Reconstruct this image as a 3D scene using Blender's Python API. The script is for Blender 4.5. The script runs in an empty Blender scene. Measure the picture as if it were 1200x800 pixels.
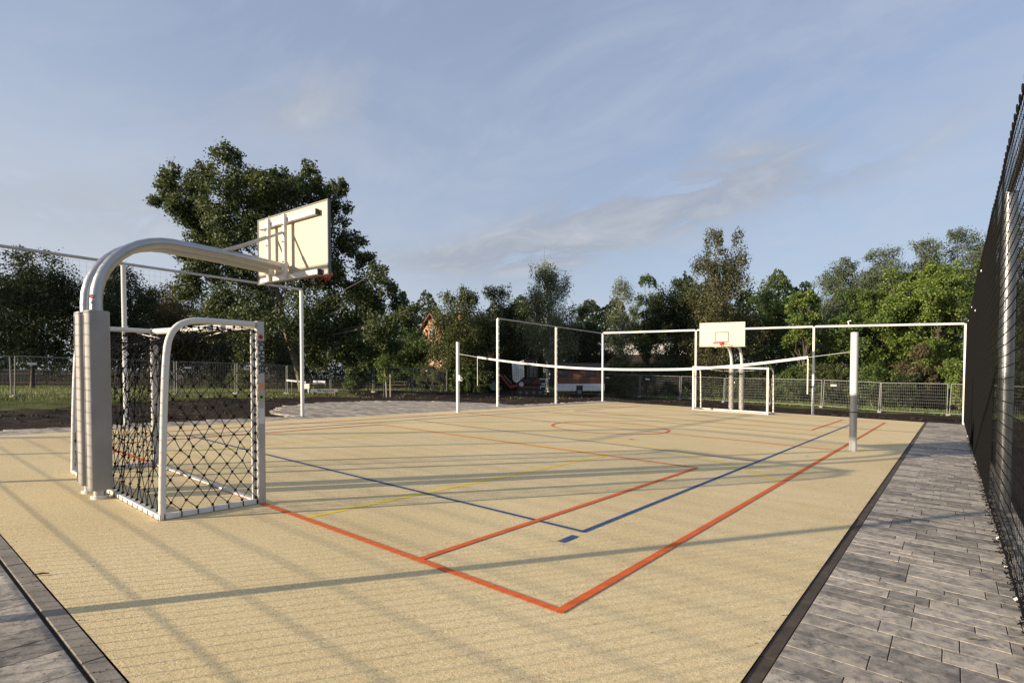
import bpy, bmesh, math, random
import numpy as np
from mathutils import Vector, Matrix
random.seed(7); rng = np.random.default_rng(7)
S = bpy.context.scene
COL = S.collection
PI = math.pi

# ------------------------------------------------------------------ camera, sky, sun, exposure
CH = 1.564
YAW, PITCH = 0.6810, -0.02634
cam = bpy.data.cameras.new('camera'); co = bpy.data.objects.new('camera', cam); COL.objects.link(co)
co.location = (0, 0, CH); co.rotation_euler = (PI/2 + PITCH, 0, YAW)
cam.sensor_width = 36; cam.lens = 636.14/1200*36; cam.shift_y = 59.2/1200
cam.clip_start = .05; cam.clip_end = 3000
S.camera = co
S.render.resolution_x = 1024; S.render.resolution_y = 682
SUN_EL = math.radians(13.4)
SAZ = math.radians(29.8)                       # shadows run towards (sin, cos) of this
sun = bpy.data.lights.new('sun', 'SUN'); so = bpy.data.objects.new('sun', sun); COL.objects.link(so)
sun.energy = 5.0; sun.angle = math.radians(.53); sun.color = (1, .83, .62)
dvec = Vector((math.sin(SAZ)*math.cos(SUN_EL), math.cos(SAZ)*math.cos(SUN_EL), -math.sin(SUN_EL)))
so.rotation_euler = dvec.to_track_quat('-Z', 'Y').to_euler()
S.view_settings.view_transform = 'Standard'; S.view_settings.look = 'None'
S.view_settings.gamma = 1; S.view_settings.use_curve_mapping = False
S.view_settings.exposure = 0.85

W = bpy.data.worlds.new('World'); S.world = W; W.use_nodes = True
wn = W.node_tree; wn.nodes.clear()
def wnode(t, **k):
    n = wn.nodes.new(t)
    for a, b in k.items(): setattr(n, a, b)
    return n
def wm(op, a, b=None, c=None, clamp=False):
    n = wn.nodes.new('ShaderNodeMath'); n.operation = op; n.use_clamp = clamp
    for i, v in enumerate((a, b, c)):
        if v is None: continue
        if isinstance(v, (int, float)): n.inputs[i].default_value = v
        else: wn.links.new(v, n.inputs[i])
    return n.outputs[0]
sky = wnode('ShaderNodeTexSky', sky_type='NISHITA', sun_disc=False)
sky.sun_elevation = SUN_EL; sky.sun_rotation = PI + SAZ
sky.air_density = 1.0; sky.dust_density = 1.2; sky.ozone_density = 1.6; sky.altitude = 0
tc = wnode('ShaderNodeTexCoord'); sx = wnode('ShaderNodeSeparateXYZ'); wn.links.new(tc.outputs['Generated'], sx.inputs[0])
dx, dy, dz = sx.outputs
az = wm('ARCTAN2', dx, dy); el = wm('ARCSINE', dz)
zz = wm('ADD', wm('MAXIMUM', dz, 0.0), 0.16)
cb = wnode('ShaderNodeCombineXYZ')
wn.links.new(wm('DIVIDE', dx, zz), cb.inputs[0]); wn.links.new(wm('DIVIDE', dy, zz), cb.inputs[1])
def wnoise(scale, detail, rough, off, dist=0.0):
    mp = wnode('ShaderNodeMapping'); mp.inputs['Location'].default_value = (off, off*.7, 0)
    mp.inputs['Rotation'].default_value = (0, 0, .68)
    mp.inputs['Scale'].default_value = (1, 1.5, 1); wn.links.new(cb.outputs[0], mp.inputs[0])
    n = wnode('ShaderNodeTexNoise'); n.inputs['Scale'].default_value = scale; n.inputs['Detail'].default_value = detail
    n.inputs['Roughness'].default_value = rough; n.inputs['Distortion'].default_value = dist
    wn.links.new(mp.outputs[0], n.inputs['Vector']); return n.outputs['Fac']
n1 = wnoise(.55, 7, .55, 3.1, .4); n2 = wnoise(2.6, 8, .6, 8.4, .5); n3 = wnoise(.22, 3, .5, 1.7)
def dir_azel(u, v):
    f = 636.14; a, b = (u-600)/f, (459.2-v)/f
    Rv = Vector((math.cos(YAW), math.sin(YAW), 0)); F0 = Vector((-math.sin(YAW), math.cos(YAW), 0)); Z = Vector((0, 0, 1))
    F = F0*math.cos(PITCH) + Z*math.sin(PITCH); U = -F0*math.sin(PITCH) + Z*math.cos(PITCH)
    d = (Rv*a + U*b + F).normalized(); return math.atan2(d.x, d.y), math.asin(d.z)
def blob(u, v, wa, we, slope, amp):
    a0, e0 = dir_azel(u, v)
    da = wm('SUBTRACT', az, a0); de = wm('SUBTRACT', wm('SUBTRACT', el, e0), wm('MULTIPLY', da, slope))
    r = wm('ADD', wm('POWER', wm('ABSOLUTE', wm('DIVIDE', da, wa)), 2), wm('POWER', wm('ABSOLUTE', wm('DIVIDE', de, we)), 2))
    return wm('MULTIPLY', wm('EXPONENT', wm('MULTIPLY', r, -1)), amp)
cl = [blob(700, 265, .20, .050, .22, 2.2), blob(835, 222, .13, .046, .14, 2.2), blob(560, 300, .12, .026, .10, 1.1), blob(985, 205, .07, .024, .1, 1.0), blob(340, 122, .13, .05, .12, .8),
      blob(100, 240, .22, .055, 0, .6), blob(1110, 150, .06, .03, .3, .35), blob(480, 305, .1, .02, .0, .4)]
m = cl[0]
for c in cl[1:]: m = wm('ADD', m, c)
edge = wm('MULTIPLY', wm('SUBTRACT', wm('ADD', n2, wm('MULTIPLY', n1, .6)), .66), 5.5, clamp=True)
mask = wm('MULTIPLY', m, edge, clamp=True)
haze = wm('MULTIPLY', wm('SUBTRACT', wm('ADD', wm('MULTIPLY', n1, .6), wm('MULTIPLY', n3, .5)), .42), 2.2, clamp=True)
veil = wm('ADD', wm('MULTIPLY', haze, .25), .55)
def mixc(fac, a, b):
    n = wnode('ShaderNodeMix', data_type='RGBA')
    for s, v in ((n.inputs[0], fac), (n.inputs[6], a), (n.inputs[7], b)):
        if isinstance(v, (int, float)): s.default_value = v
        elif isinstance(v, tuple): s.default_value = v
        else: wn.links.new(v, s)
    return n.outputs[2]
base = mixc(veil, sky.outputs[0], (2.08, 2.40, 3.30, 1))
lw = wm('MULTIPLY', wm('ADD', blob(-60, 270, .75, .22, 0, .75), blob(350, 400, 1.0, .10, 0, .35)), wm('ADD', wm('MULTIPLY', n2, .5), .72), clamp=True)
base = mixc(lw, base, (3.0, 3.25, 3.65, 1))
n5 = wnoise(1.1, 6, .62, 5.3, 1.2); n6 = wnoise(.5, 5, .6, 12.3, .8)
st_ = wm('MULTIPLY', wm('SUBTRACT', wm('ADD', wm('MULTIPLY', n5, .6), wm('MULTIPLY', n6, .5)), .50), 4.5, clamp=True)
base = mixc(wm('MULTIPLY', st_, .46), base, (2.9, 3.1, 3.6, 1))
SKYOUT = mixc(wm('MULTIPLY', mask, .75), base, mixc(wm('MULTIPLY', wm('SUBTRACT', n2, .43), 3.4, clamp=True), (1.85, 2.02, 2.4, 1), (2.85, 2.97, 3.2, 1)))
bg = wnode('ShaderNodeBackground'); bg.inputs[1].default_value = 0.108
wo = wnode('ShaderNodeOutputWorld'); wn.links.new(SKYOUT, bg.inputs[0]); wn.links.new(bg.outputs[0], wo.inputs[0])

# ------------------------------------------------------------------ the lie of the land
GX, GY = -0.03095, -0.00865                    # the court falls gently to the right and away
def G(x, y): return GX*x + GY*y
def sst(t): t = min(1, max(0, t)); return t*t*(3-2*t)
def hsh(i, j): return (math.sin(i*127.1 + j*311.7)*43758.5453) % 1.0
def vn(x, y):
    i, j = math.floor(x), math.floor(y); fx, fy = sst(x-i), sst(y-j)
    a = hsh(i, j)*(1-fx) + hsh(i+1, j)*fx; b = hsh(i, j+1)*(1-fx) + hsh(i+1, j+1)*fx
    return a*(1-fy) + b*fy
def rdist(x, y):
    a = math.hypot(max(-15.75-x, 0, x-.72), max(-9-y, 0, y-27.6))
    b = max(0, math.hypot((x+15.6)*1.0, (y-13.9)) - 5.55)
    return min(a, b)
def T(x, y):
    xc = min(20, max(-38, x)); yc = min(56, max(-30, y))
    d = rdist(x, y)
    z = G(xc, yc) - .06 - .40*sst((d-.1)/5.0)
    if d > .05:
        k = sst(d/1.5)
        soil = sst((20-d)/4)
        z += k*soil*(.22*(vn(x*.45+3, y*.45)-.45) + .10*(vn(x*1.7, y*1.7)-.5) + .05*(vn(x*5, y*5)-.5))
        z += k*(1-soil)*.10*(vn(x*.5, y*.5)-.5)
        # low berm of dug soil left of the court and behind it
        z += .26*math.exp(-((d-3.4)/1.3)**2)*(.5+vn(x*.3, y*.3+9))*(1 if x < -8 else .5)
    return z

# ------------------------------------------------------------------ helpers
def F2(u, z):
    """plan position at depth z metres for a direction"""
    r = (u-600)/636.14*z
    return (-math.sin(YAW)*z*math.cos(PITCH) + math.cos(YAW)*r, math.cos(YAW)*z*math.cos(PITCH) + math.sin(YAW)*r)
class MB:
    def __init__(s): s.v = []; s.f = []
    def add(s, vs, fs):
        o = len(s.v); s.v += [tuple(v) for v in vs]; s.f += [tuple(i+o for i in f) for f in fs]; return s
    def box(s, c, d, M=None):
        vs = [Vector((x*d[0]/2, y*d[1]/2, z*d[2]/2)) for x in (-1, 1) for y in (-1, 1) for z in (-1, 1)]
        if M is not None: vs = [M @ v for v in vs]
        c = Vector(c); vs = [v+c for v in vs]
        return s.add(vs, [(0, 1, 3, 2), (4, 6, 7, 5), (0, 4, 5, 1), (2, 3, 7, 6), (0, 2, 6, 4), (1, 5, 7, 3)])
    def cham(s, c, d, b=.01, M=None):
        """box with chamfered upright and top edges"""
        bm = bmesh.new(); bmesh.ops.create_cube(bm, size=1)
        for v in bm.verts: v.co = Vector((v.co.x*d[0], v.co.y*d[1], v.co.z*d[2]))
        bmesh.ops.bevel(bm, geom=bm.edges[:], offset=b, segments=1, affect='EDGES')
        vs = [(M @ v.co if M is not None else v.co) + Vector(c) for v in bm.verts]
        bm.verts.index_update(); fs = [[v.index for v in f.verts] for f in bm.faces]; bm.free()
        return s.add(vs, fs)
    def beam(s, p, q, w, h, up=(0, 0, 1)):
        p, q = Vector(p), Vector(q); d = q-p; L = d.length; d.normalize(); u = Vector(up)
        if abs(d.dot(u)) > .98: u = Vector((0, 1, 0))
        r = d.cross(u).normalized(); u = r.cross(d)
        vs = [p+d*(L*a)+r*(w/2*b)+u*(h/2*c) for a in (0, 1) for b in (-1, 1) for c in (-1, 1)]
        return s.add(vs, [(0, 1, 3, 2), (4, 6, 7, 5), (0, 4, 5, 1), (2, 3, 7, 6), (0, 2, 6, 4), (1, 5, 7, 3)])
    def tube(s, pts, r, n=8, cap=True):
        pts = [Vector(p) for p in pts]; rs = r if isinstance(r, (list, tuple)) else [r]*len(pts)
        o = len(s.v); t = None; ref = None
        for i, p in enumerate(pts):
            d = (pts[min(i+1, len(pts)-1)] - pts[max(i-1, 0)])
            if d.length < 1e-9: d = Vector((0, 0, 1))
            d.normalize()
            if ref is None:
                ref = d.orthogonal().normalized()
            ref = (ref - d*ref.dot(d))
            if ref.length < 1e-6: ref = d.orthogonal()
            ref.normalize(); b = d.cross(ref)
            for k in range(n):
                a = 2*PI*k/n + PI/n
                s.v.append(tuple(p + (ref*math.cos(a) + b*math.sin(a))*rs[i]))
        for i in range(len(pts)-1):
            for k in range(n):
                a, b2 = o+i*n+k, o+i*n+(k+1) % n
                s.f.append((a, b2, b2+n, a+n))
        if cap:
            s.f.append(tuple(o+k for k in reversed(range(n)))); s.f.append(tuple(o+(len(pts)-1)*n+k for k in range(n)))
        return s
    def sph(s, c, r, sq=(1, 1, 1), nu=8, nv=5):
        vs = [(c[0], c[1], c[2]-r*sq[2])]
        for j in range(1, nv):
            a = -PI/2 + PI*j/nv
            vs += [(c[0]+r*sq[0]*math.cos(a)*math.cos(2*PI*k/nu), c[1]+r*sq[1]*math.cos(a)*math.sin(2*PI*k/nu), c[2]+r*sq[2]*math.sin(a)) for k in range(nu)]
        vs.append((c[0], c[1], c[2]+r*sq[2])); fs = []
        for k in range(nu): fs.append((0, 1+(k+1) % nu, 1+k))
        for j in range(nv-2):
            for k in range(nu):
                a, b = 1+j*nu+k, 1+j*nu+(k+1) % nu; fs.append((a, b, b+nu, a+nu))
        l = 1+(nv-2)*nu
        for k in range(nu): fs.append((l+k, l+(k+1) % nu, len(vs)-1))
        return s.add(vs, fs)
    def octa(s, c, r):
        x, y, z = c
        return s.add([(x-r, y, z), (x+r, y, z), (x, y-r, z), (x, y+r, z), (x, y, z-r), (x, y, z+r)],
                     [(0, 2, 5), (2, 1, 5), (1, 3, 5), (3, 0, 5), (2, 0, 4), (1, 2, 4), (3, 1, 4), (0, 3, 4)])
    def prism(s, poly, axis, a, b):
        """extrude a 2-D polygon along axis 0/1/2 from a to b"""
        n = len(poly)
        def mk(p, t):
            l = list(p); l.insert(axis, t); return tuple(l)
        return s.add([mk(p, a) for p in poly] + [mk(p, b) for p in poly],
                     [tuple(range(n)), tuple(reversed(range(n, 2*n)))] + [(k, k+n, (k+1) % n+n, (k+1) % n) for k in range(n)])
    def build(s, name, mat, parent=None, smooth=False, kind=None, label=None):
        me = bpy.data.meshes.new(name)
        off = parent_origin(parent)
        vs = [(v[0]-off[0], v[1]-off[1], v[2]-off[2]) for v in s.v]
        me.from_pydata(vs, [], s.f); me.materials.append(mat)
        bm = bmesh.new(); bm.from_mesh(me); bmesh.ops.recalc_face_normals(bm, faces=bm.faces); bm.to_mesh(me); bm.free()
        if smooth:
            me.polygons.foreach_set('use_smooth', [True]*len(me.polygons))
            try: me.set_sharp_from_angle(angle=math.radians(40))
            except Exception: pass
        o = bpy.data.objects.new(name, me); COL.objects.link(o)
        if parent is not None: o.parent = parent
        if kind: o['kind'] = kind
        if label: o['label'] = label
        return o
def parent_origin(p):
    v = Vector((0, 0, 0))
    while p is not None: v += p.location; p = p.parent
    return v
def thing(name, loc, label, cat, group=None):
    o = bpy.data.objects.new(name, None); COL.objects.link(o); o.location = loc; o.empty_display_size = .2
    o['label'] = label; o['category'] = cat
    if group: o['group'] = group
    return o
def tag(o, label, cat, group=None):
    o['label'] = label; o['category'] = cat
    if group: o['group'] = group
    return o
def arr_mesh(name, V, nper, mat, parent=None, kind=None):
    """fast mesh of equal n-gons, V (N*nper,3)"""
    V = np.asarray(V, dtype=np.float32); N = len(V)//nper
    off = np.array(parent_origin(parent), dtype=np.float32); V = V - off
    me = bpy.data.meshes.new(name); me.vertices.add(N*nper); me.vertices.foreach_set('co', V.ravel())
    me.loops.add(N*nper); me.loops.foreach_set('vertex_index', np.arange(N*nper, dtype=np.int32))
    me.polygons.add(N); me.polygons.foreach_set('loop_start', np.arange(0, N*nper, nper, dtype=np.int32))
    me.polygons.foreach_set('loop_total', np.full(N, nper, dtype=np.int32))
    me.materials.append(mat); me.update(calc_edges=True)
    o = bpy.data.objects.new(name, me); COL.objects.link(o)
    if parent is not None: o.parent = parent
    if kind: o['kind'] = kind
    return o

# ------------------------------------------------------------------ materials
class NT:
    def __init__(s, name):
        s.m = bpy.data.materials.new(name); s.m.use_nodes = True; s.t = s.m.node_tree; s.t.nodes.clear()
        s.out = s.t.nodes.new('ShaderNodeOutputMaterial'); s.b = s.t.nodes.new('ShaderNodeBsdfPrincipled')
        s.t.links.new(s.b.outputs[0], s.out.inputs[0])
        s.tc = s.t.nodes.new('ShaderNodeNewGeometry'); s.pos = s.tc.outputs['Position']
    def n(s, t, **k):
        n = s.t.nodes.new(t)
        for a, b in k.items(): setattr(n, a, b)
        return n
    def set(s, sock, v):
        if isinstance(v, (int, float)): sock.default_value = v
        elif isinstance(v, tuple): sock.default_value = v if len(v) == 4 or len(sock.default_value) == 3 else (*v, 1)
        else: s.t.links.new(v, sock)
    def noise(s, scale, detail=4, rough=.55, vec=None, sc=None, dist=0):
        v = vec or s.pos
        if sc:
            mp = s.n('ShaderNodeMapping'); mp.inputs['Scale'].default_value = sc; s.t.links.new(v, mp.inputs[0]); v = mp.outputs[0]
        n = s.n('ShaderNodeTexNoise'); n.inputs['Scale'].default_value = scale; n.inputs['Detail'].default_value = detail
        n.inputs['Roughness'].default_value = rough; n.inputs['Distortion'].default_value = dist
        s.t.links.new(v, n.inputs['Vector']); return n.outputs['Fac']
    def ramp(s, fac, *st):
        r = s.n('ShaderNodeValToRGB'); e = r.color_ramp.elements
        while len(e) < len(st): e.new(.5)
        for i, (p, c) in enumerate(st): e[i].position = p; e[i].color = (*c, 1) if len(c) == 3 else c
        s.set(r.inputs[0], fac); return r.outputs[0]
    def mix(s, fac, a, b, bt='MIX'):
        n = s.n('ShaderNodeMix', data_type='RGBA', blend_type=bt); s.set(n.inputs[0], fac)
        s.set(n.inputs[6], a); s.set(n.inputs[7], b); return n.outputs[2]
    def math(s, op, a, b=0, clamp=False):
        n = s.n('ShaderNodeMath', operation=op, use_clamp=clamp); s.set(n.inputs[0], a); s.set(n.inputs[1], b); return n.outputs[0]
    def bump(s, h, strength=.3, dist=.01):
        n = s.n('ShaderNodeBump'); n.inputs['Strength'].default_value = strength; n.inputs['Distance'].default_value = dist
        s.t.links.new(h, n.inputs['Height']); s.t.links.new(n.outputs[0], s.b.inputs['Normal']); return n
    def fin(s, col, rough=.6, metal=0, spec=None):
        s.set(s.b.inputs['Base Color'], col); s.set(s.b.inputs['Roughness'], rough); s.set(s.b.inputs['Metallic'], metal)
        if spec is not None: s.b.inputs['Specular IOR Level'].default_value = spec
        return s.m
def paint(name, c, rough=.5, metal=0, var=.12, scale=6, bump=0):
    t = NT(name); n = t.noise(scale, 5); k = 1-var
    col = t.ramp(n, (.3, tuple(x*k for x in c)), (.7, tuple(min(1, x*(1+var*.5)) for x in c)))
    if bump: t.bump(t.noise(scale*12, 3), bump, .004)
    return t.fin(col, rough, metal)
M = {}
M['white'] = paint('white_coated_metal', (.62, .61, .58), .42, 0, .07, 3)
M['alu'] = None
t = NT('brushed_aluminium'); n = t.noise(8, 5, .6, sc=(1, 1, .15)); nn = t.noise(60, 3, .6, sc=(1, 1, .05))
M['alu'] = t.fin(t.mix(n, (.34, .345, .35), (.47, .475, .48)), t.math('ADD', t.math('MULTIPLY', nn, .22), .27), .85)
t = NT('matt_aluminium_post'); n = t.noise(5, 6, .65, sc=(1, 1, .3))
M['alum'] = t.fin(t.ramp(n, (.3, (.36, .35, .33)), (.7, (.48, .47, .45))), .5, .4)
t = NT('grey_foam_cover'); n = t.noise(3, 5, .6); 
zw = t.n('ShaderNodeTexWave', wave_type='BANDS', bands_direction='Z'); zw.inputs['Scale'].default_value = 2.1; zw.inputs['Distortion'].default_value = 5; zw.inputs['Detail'].default_value = 3
t.t.links.new(t.pos, zw.inputs[0])
t.bump(t.ramp(zw.outputs['Fac'], (.0, (0, 0, 0)), (.10, (1, 1, 1))), .18, .004)
M['pad'] = t.fin(t.ramp(n, (.3, (.245, .24, .23)), (.7, (.31, .30, .285))), .6)
M['board'] = paint('cream_board', (.47, .405, .295), .45, 0, .04, 2)
M['black'] = paint('black_plastic', (.02, .02, .022), .45)
M['dgrey'] = paint('dark_grey_edge', (.10, .105, .11), .5)
M['cord'] = paint('black_cord', (.010, .010, .010), .9, 0, .3, 60); M['cord'].node_tree.nodes['Principled BSDF'].inputs['Specular IOR Level'].default_value = .1
M['gcord'] = paint('grey_net_cord', (.05, .05, .055), .8, 0, .3, 60)
M['wcord'] = paint('white_cord', (.7, .69, .64), .7, 0, .15, 40)
M['rim'] = paint('orange_red_rim', (.55, .035, .02), .4)
M['red'] = paint('red_paint', (.20, .012, .010), .5)
M['dred'] = paint('dark_red_paint', (.06, .010, .010), .45)
M['glass'] = paint('dark_glass', (.03, .04, .045), .06, 0, .3, 2)
M['lglass'] = paint('pale_glass', (.62, .66, .64), .12, 0, .15, 3)
M['galv'] = paint('galvanised_steel', (.20, .205, .20), .6, .3, .15, 10)
M['conc'] = paint('concrete_foot', (.28, .27, .25), .9, 0, .3, 12, .4)
M['skin'] = paint('skin', (.55, .34, .25), .55)
M['beige'] = paint('beige_cloth', (.5, .42, .33), .85)
M['teal'] = paint('pale_teal_cloth', (.35, .5, .48), .85)
M['navy'] = paint('dark_cloth', (.025, .028, .035), .85)
M['paleleg'] = paint('pale_trousers', (.5, .48, .42), .85)
M['hair'] = paint('brown_hair', (.06, .035, .02), .6)
M['wood'] = paint('weathered_wood', (.22, .17, .12), .8, 0, .3, 8, .3)
M['stake'] = paint('pale_stake_wood', (.36, .31, .23), .8, 0, .25, 10, .3)
M['dwood'] = paint('dark_fence_wood', (.045, .038, .034), .85, 0, .3, 6)
M['sticker_o'] = paint('orange_sticker', (.6, .25, .12), .4)
M['sticker_g'] = paint('lime_sticker', (.35, .4, .16), .4)
M['ink'] = paint('black_print', (.02, .02, .03), .4)
M['rprint'] = paint('red_print', (.5, .03, .03), .4)
M['silver'] = paint('pale_silver_label', (.62, .62, .6), .4)
t = NT('red_brown_planks'); n = t.noise(2.2, 6, .7, sc=(3, 3, .6)); isl = t.tc.outputs['Random Per Island']
t.bump(t.noise(14, 5, .6, sc=(3, 3, .3)), .3, .01)
M['plank'] = t.fin(t.mix(n, t.mix(isl, (.16, .06, .04), (.23, .11, .07)), (.10, .05, .036)), .8)
t = NT('brick_wall'); br = t.n('ShaderNodeTexBrick'); br.inputs['Scale'].default_value = 2.0
br.inputs['Color1'].default_value = (.42, .2, .11, 1); br.inputs['Color2'].default_value = (.34, .15, .09, 1); br.inputs['Mortar'].default_value = (.4, .36, .3, 1)
tcx = t.n('ShaderNodeTexCoord'); t.t.links.new(tcx.outputs['Object'], br.inputs['Vector'])
M['brick'] = t.fin(br.outputs[0], .9)
M['rtile'] = paint('red_roof_tile', (.20, .07, .045), .8, 0, .35, 4)
M['wwall'] = paint('white_wall', (.82, .81, .78), .7, 0, .08, 1.5)
M['tyre'] = paint('rubber', (.02, .02, .02), .8)

# granulate court surface
t = NT('sand_coloured_granulate')
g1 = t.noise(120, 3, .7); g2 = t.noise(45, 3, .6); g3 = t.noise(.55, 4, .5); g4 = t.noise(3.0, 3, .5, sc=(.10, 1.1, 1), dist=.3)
c = t.ramp(g1, (.28, (.38, .285, .135)), (.42, (.71, .56, .305)), (.54, (.87, .72, .425)), (.68, (.97, .88, .60)))
c = t.mix(t.ramp(g2, (.35, (0, 0, 0)), (.7, (1, 1, 1))), t.mix(1.0, c, (.80, .77, .72), 'MULTIPLY'), c)
c = t.mix(t.ramp(g3, (.35, (0, 0, 0)), (.7, (.8, .8, .8))), c, t.mix(1.0, c, (.89, .86, .80), 'MULTIPLY'))
g5 = t.noise(1.9, 6, .7, dist=.6); c = t.mix(t.ramp(g5, (.60, (0, 0, 0)), (.74, (.6, .6, .6))), c, t.mix(1.0, c, (.84, .82, .78), 'MULTIPLY'))
c = t.mix(t.ramp(g4, (.50, (0, 0, 0)), (.68, (.3, .3, .3))), c, t.mix(1.0, c, (.86, .85, .83), 'MULTIPLY'))  # faint painted bands along X, standing in for the near net's stripe shadows
hb = t.math('ADD', t.math('MULTIPLY', g1, 1.0), t.math('MULTIPLY', g2, .8)); t.bump(hb, .42, .006)
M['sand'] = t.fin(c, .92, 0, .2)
def linemat(name, col, dark):
    t = NT(name); g = t.noise(150, 2, .6); w = t.noise(9, 5, .7)
    c = t.ramp(g, (.3, tuple(x*.72 for x in col)), (.6, col)); c = t.mix(t.ramp(w, (.60, (0, 0, 0)), (.75, (.45, .45, .45))), c, dark); pz = t.noise(75, 3, .7); c = t.mix(t.ramp(t.math('ADD', pz, t.math('MULTIPLY', t.math('SUBTRACT', w, .5), .35)), (.63, (0, 0, 0)), (.68, (.8, .8, .8))), c, (.62, .47, .26))
    t.bump(g, .5, .005); return t.fin(c, .85, 0, .25)
M['lred'] = linemat('red_line_paint', (.80, .15, .038), (.45, .25, .13))
M['lblue'] = linemat('blue_line_paint', (.034, .095, .25), (.2, .2, .18))
M['lyel'] = linemat('yellow_line_paint', (.95, .69, .04), (.85, .62, .15))
# concrete paving, mottled grey
def pavemat(name, isl, warm=0.):
    t = NT(name)
    if isl: r = t.tc.outputs['Random Per Island']
    else:
        oi = t.n('ShaderNodeObjectInfo'); r = oi.outputs['Random']
    cv = t.n('ShaderNodeCombineXYZ'); t.set(cv.inputs[0], t.math('MULTIPLY', r, 91.)); t.set(cv.inputs[1], t.math('MULTIPLY', r, 37.))
    ad = t.n('ShaderNodeVectorMath', operation='ADD'); t.t.links.new(t.pos, ad.inputs[0]); t.t.links.new(cv.outputs[0], ad.inputs[1])
    a = t.noise(9, 9, .75, vec=ad.outputs[0], dist=.5); b = t.noise(90, 3, .6); e = t.noise(24, 7, .75, vec=ad.outputs[0], dist=.4)
    lo = t.ramp(r, (0, (.11, .102, .092)), (.5, (.21, .19, .163)), (1, (.33, .295, .245)))
    hi = t.ramp(r, (0, (.27, .242, .20)), (.5, (.46, .40, .32)), (1, (.66, .575, .45)))
    c = t.mix(t.ramp(a, (.40, (0, 0, 0)), (.58, (1, 1, 1))), lo, hi)
    c = t.mix(t.ramp(e, (.55, (0, 0, 0)), (.66, (.8, .8, .8))), c, (.085, .08, .076))
    c = t.mix(t.math('MULTIPLY', b, .4), c, t.mix(1., c, (.55, .55, .55), 'MULTIPLY'))
    t.bump(t.math('ADD', t.math('MULTIPLY', b, .35), e), .45, .006)
    return t.fin(c, .78, 0, .35)
M['pave'] = pavemat('grey_mottled_stone', False); M['paves'] = pavemat('grey_mottled_stone_small', True)
M['kerbdark'] = paint('dark_brown_kerb', (.075, .055, .038), .9, 0, .35, 7, .5)
M['kerb'] = paint('grey_concrete_kerb', (.24, .21, .17), .9, 0, .35, 5, .4)
M['bed'] = paint('dark_joint_sand', (.035, .03, .026), .95, 0, .3, 20)
# ground: dark soil near the court, grass beyond
t = NT('soil_and_grass')
at = t.n('ShaderNodeAttribute', attribute_name='grass'); gm = at.outputs['Fac']
s1 = t.noise(1.2, 8, .7); s2 = t.noise(12, 6, .7); s3 = t.noise(60, 4, .7)
soil = t.ramp(s2, (.3, (.012, .008, .006)), (.6, (.034, .023, .016)), (.8, (.075, .053, .037)))
soil = t.mix(t.ramp(s1, (.52, (0, 0, 0)), (.68, (.8, .8, .8))), soil, (.095, .068, .048))
gr = t.ramp(t.noise(1.6, 6, .7), (.3, (.085, .10, .025)), (.55, (.15, .165, .045)), (.75, (.24, .20, .085)))
gr = t.mix(s3, t.mix(1., gr, (.5, .5, .5), 'MULTIPLY'), gr)
k = t.math('ADD', gm, t.math('MULTIPLY', t.math('SUBTRACT', s2, .5), .8)); k = t.ramp(k, (.45, (0, 0, 0)), (.55, (1, 1, 1)))
t.bump(t.math('ADD', s2, t.math('MULTIPLY', s3, .5)), 1.0, .08)
M['ground'] = t.fin(t.mix(k, soil, gr), .95, 0, .15)
M['clod'] = paint('earth_clods', (.036, .025, .018), .95, 0, .5, 6, .5)
def leafmat(name, c1, c2, c3, tr=.36):
    t = NT(name); r = t.tc.outputs['Random Per Island']; n = t.noise(.55, 3, .5)
    c = t.ramp(t.math('ADD', t.math('MULTIPLY', r, .65), t.math('MULTIPLY', n, .35)), (.2, c1), (.5, c2), (.85, c3))
    t.fin(c, .55, 0, .35)
    tl = t.n('ShaderNodeBsdfTranslucent'); t.t.links.new(c, tl.inputs[0]); mx = t.n('ShaderNodeMixShader'); mx.inputs[0].default_value = tr
    t.t.links.new(t.b.outputs[0], mx.inputs[1]); t.t.links.new(tl.outputs[0], mx.inputs[2]); t.t.links.new(mx.outputs[0], t.out.inputs[0])
    return t.m
LM = {
 'oak': leafmat('oak_leaves', (0.035, 0.055, 0.019), (0.075, 0.104, 0.034), (0.135, 0.154, 0.053)),
 'dark': leafmat('dark_leaves', (0.016, 0.031, 0.012), (0.035, 0.055, 0.020), (0.063, 0.086, 0.031)),
 'autumn': leafmat('turning_leaves', (0.047, 0.046, 0.019), (0.098, 0.080, 0.028), (0.158, 0.125, 0.040)),
 'olive': leafmat('olive_leaves', (0.041, 0.059, 0.020), (0.083, 0.104, 0.034), (0.142, 0.160, 0.055)),
 'birch': leafmat('birch_leaves', (0.080, 0.104, 0.046), (0.135, 0.166, 0.077), (0.221, 0.252, 0.131)),
 'brown': leafmat('brownish_leaves', (0.047, 0.055, 0.022), (0.089, 0.094, 0.037), (0.150, 0.148, 0.062)),
 'lime': leafmat('yellow_green_leaves', (0.071, 0.113, 0.022), (0.135, 0.200, 0.037), (0.221, 0.278, 0.062)),
 'mid': leafmat('mid_green_leaves', (0.044, 0.078, 0.020), (0.083, 0.132, 0.031), (0.142, 0.192, 0.053)),
 'grey': leafmat('grey_green_leaves', (0.063, 0.090, 0.050), (0.111, 0.143, 0.080), (0.174, 0.209, 0.123)),
 'russet': leafmat('russet_leaves', (0.046, 0.046, 0.020), (0.090, 0.077, 0.037), (0.133, 0.118, 0.055)),
 'grass': leafmat('grass_blades', (.10, .13, .03), (.17, .21, .055), (.30, .28, .12)),
}
M['bark'] = paint('grey_brown_bark', (.13, .105, .08), .9, 0, .4, 9, .6)
M['palebark'] = paint('pale_grey_bark', (.16, .13, .10), .9, 0, .35, 7, .6)
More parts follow.
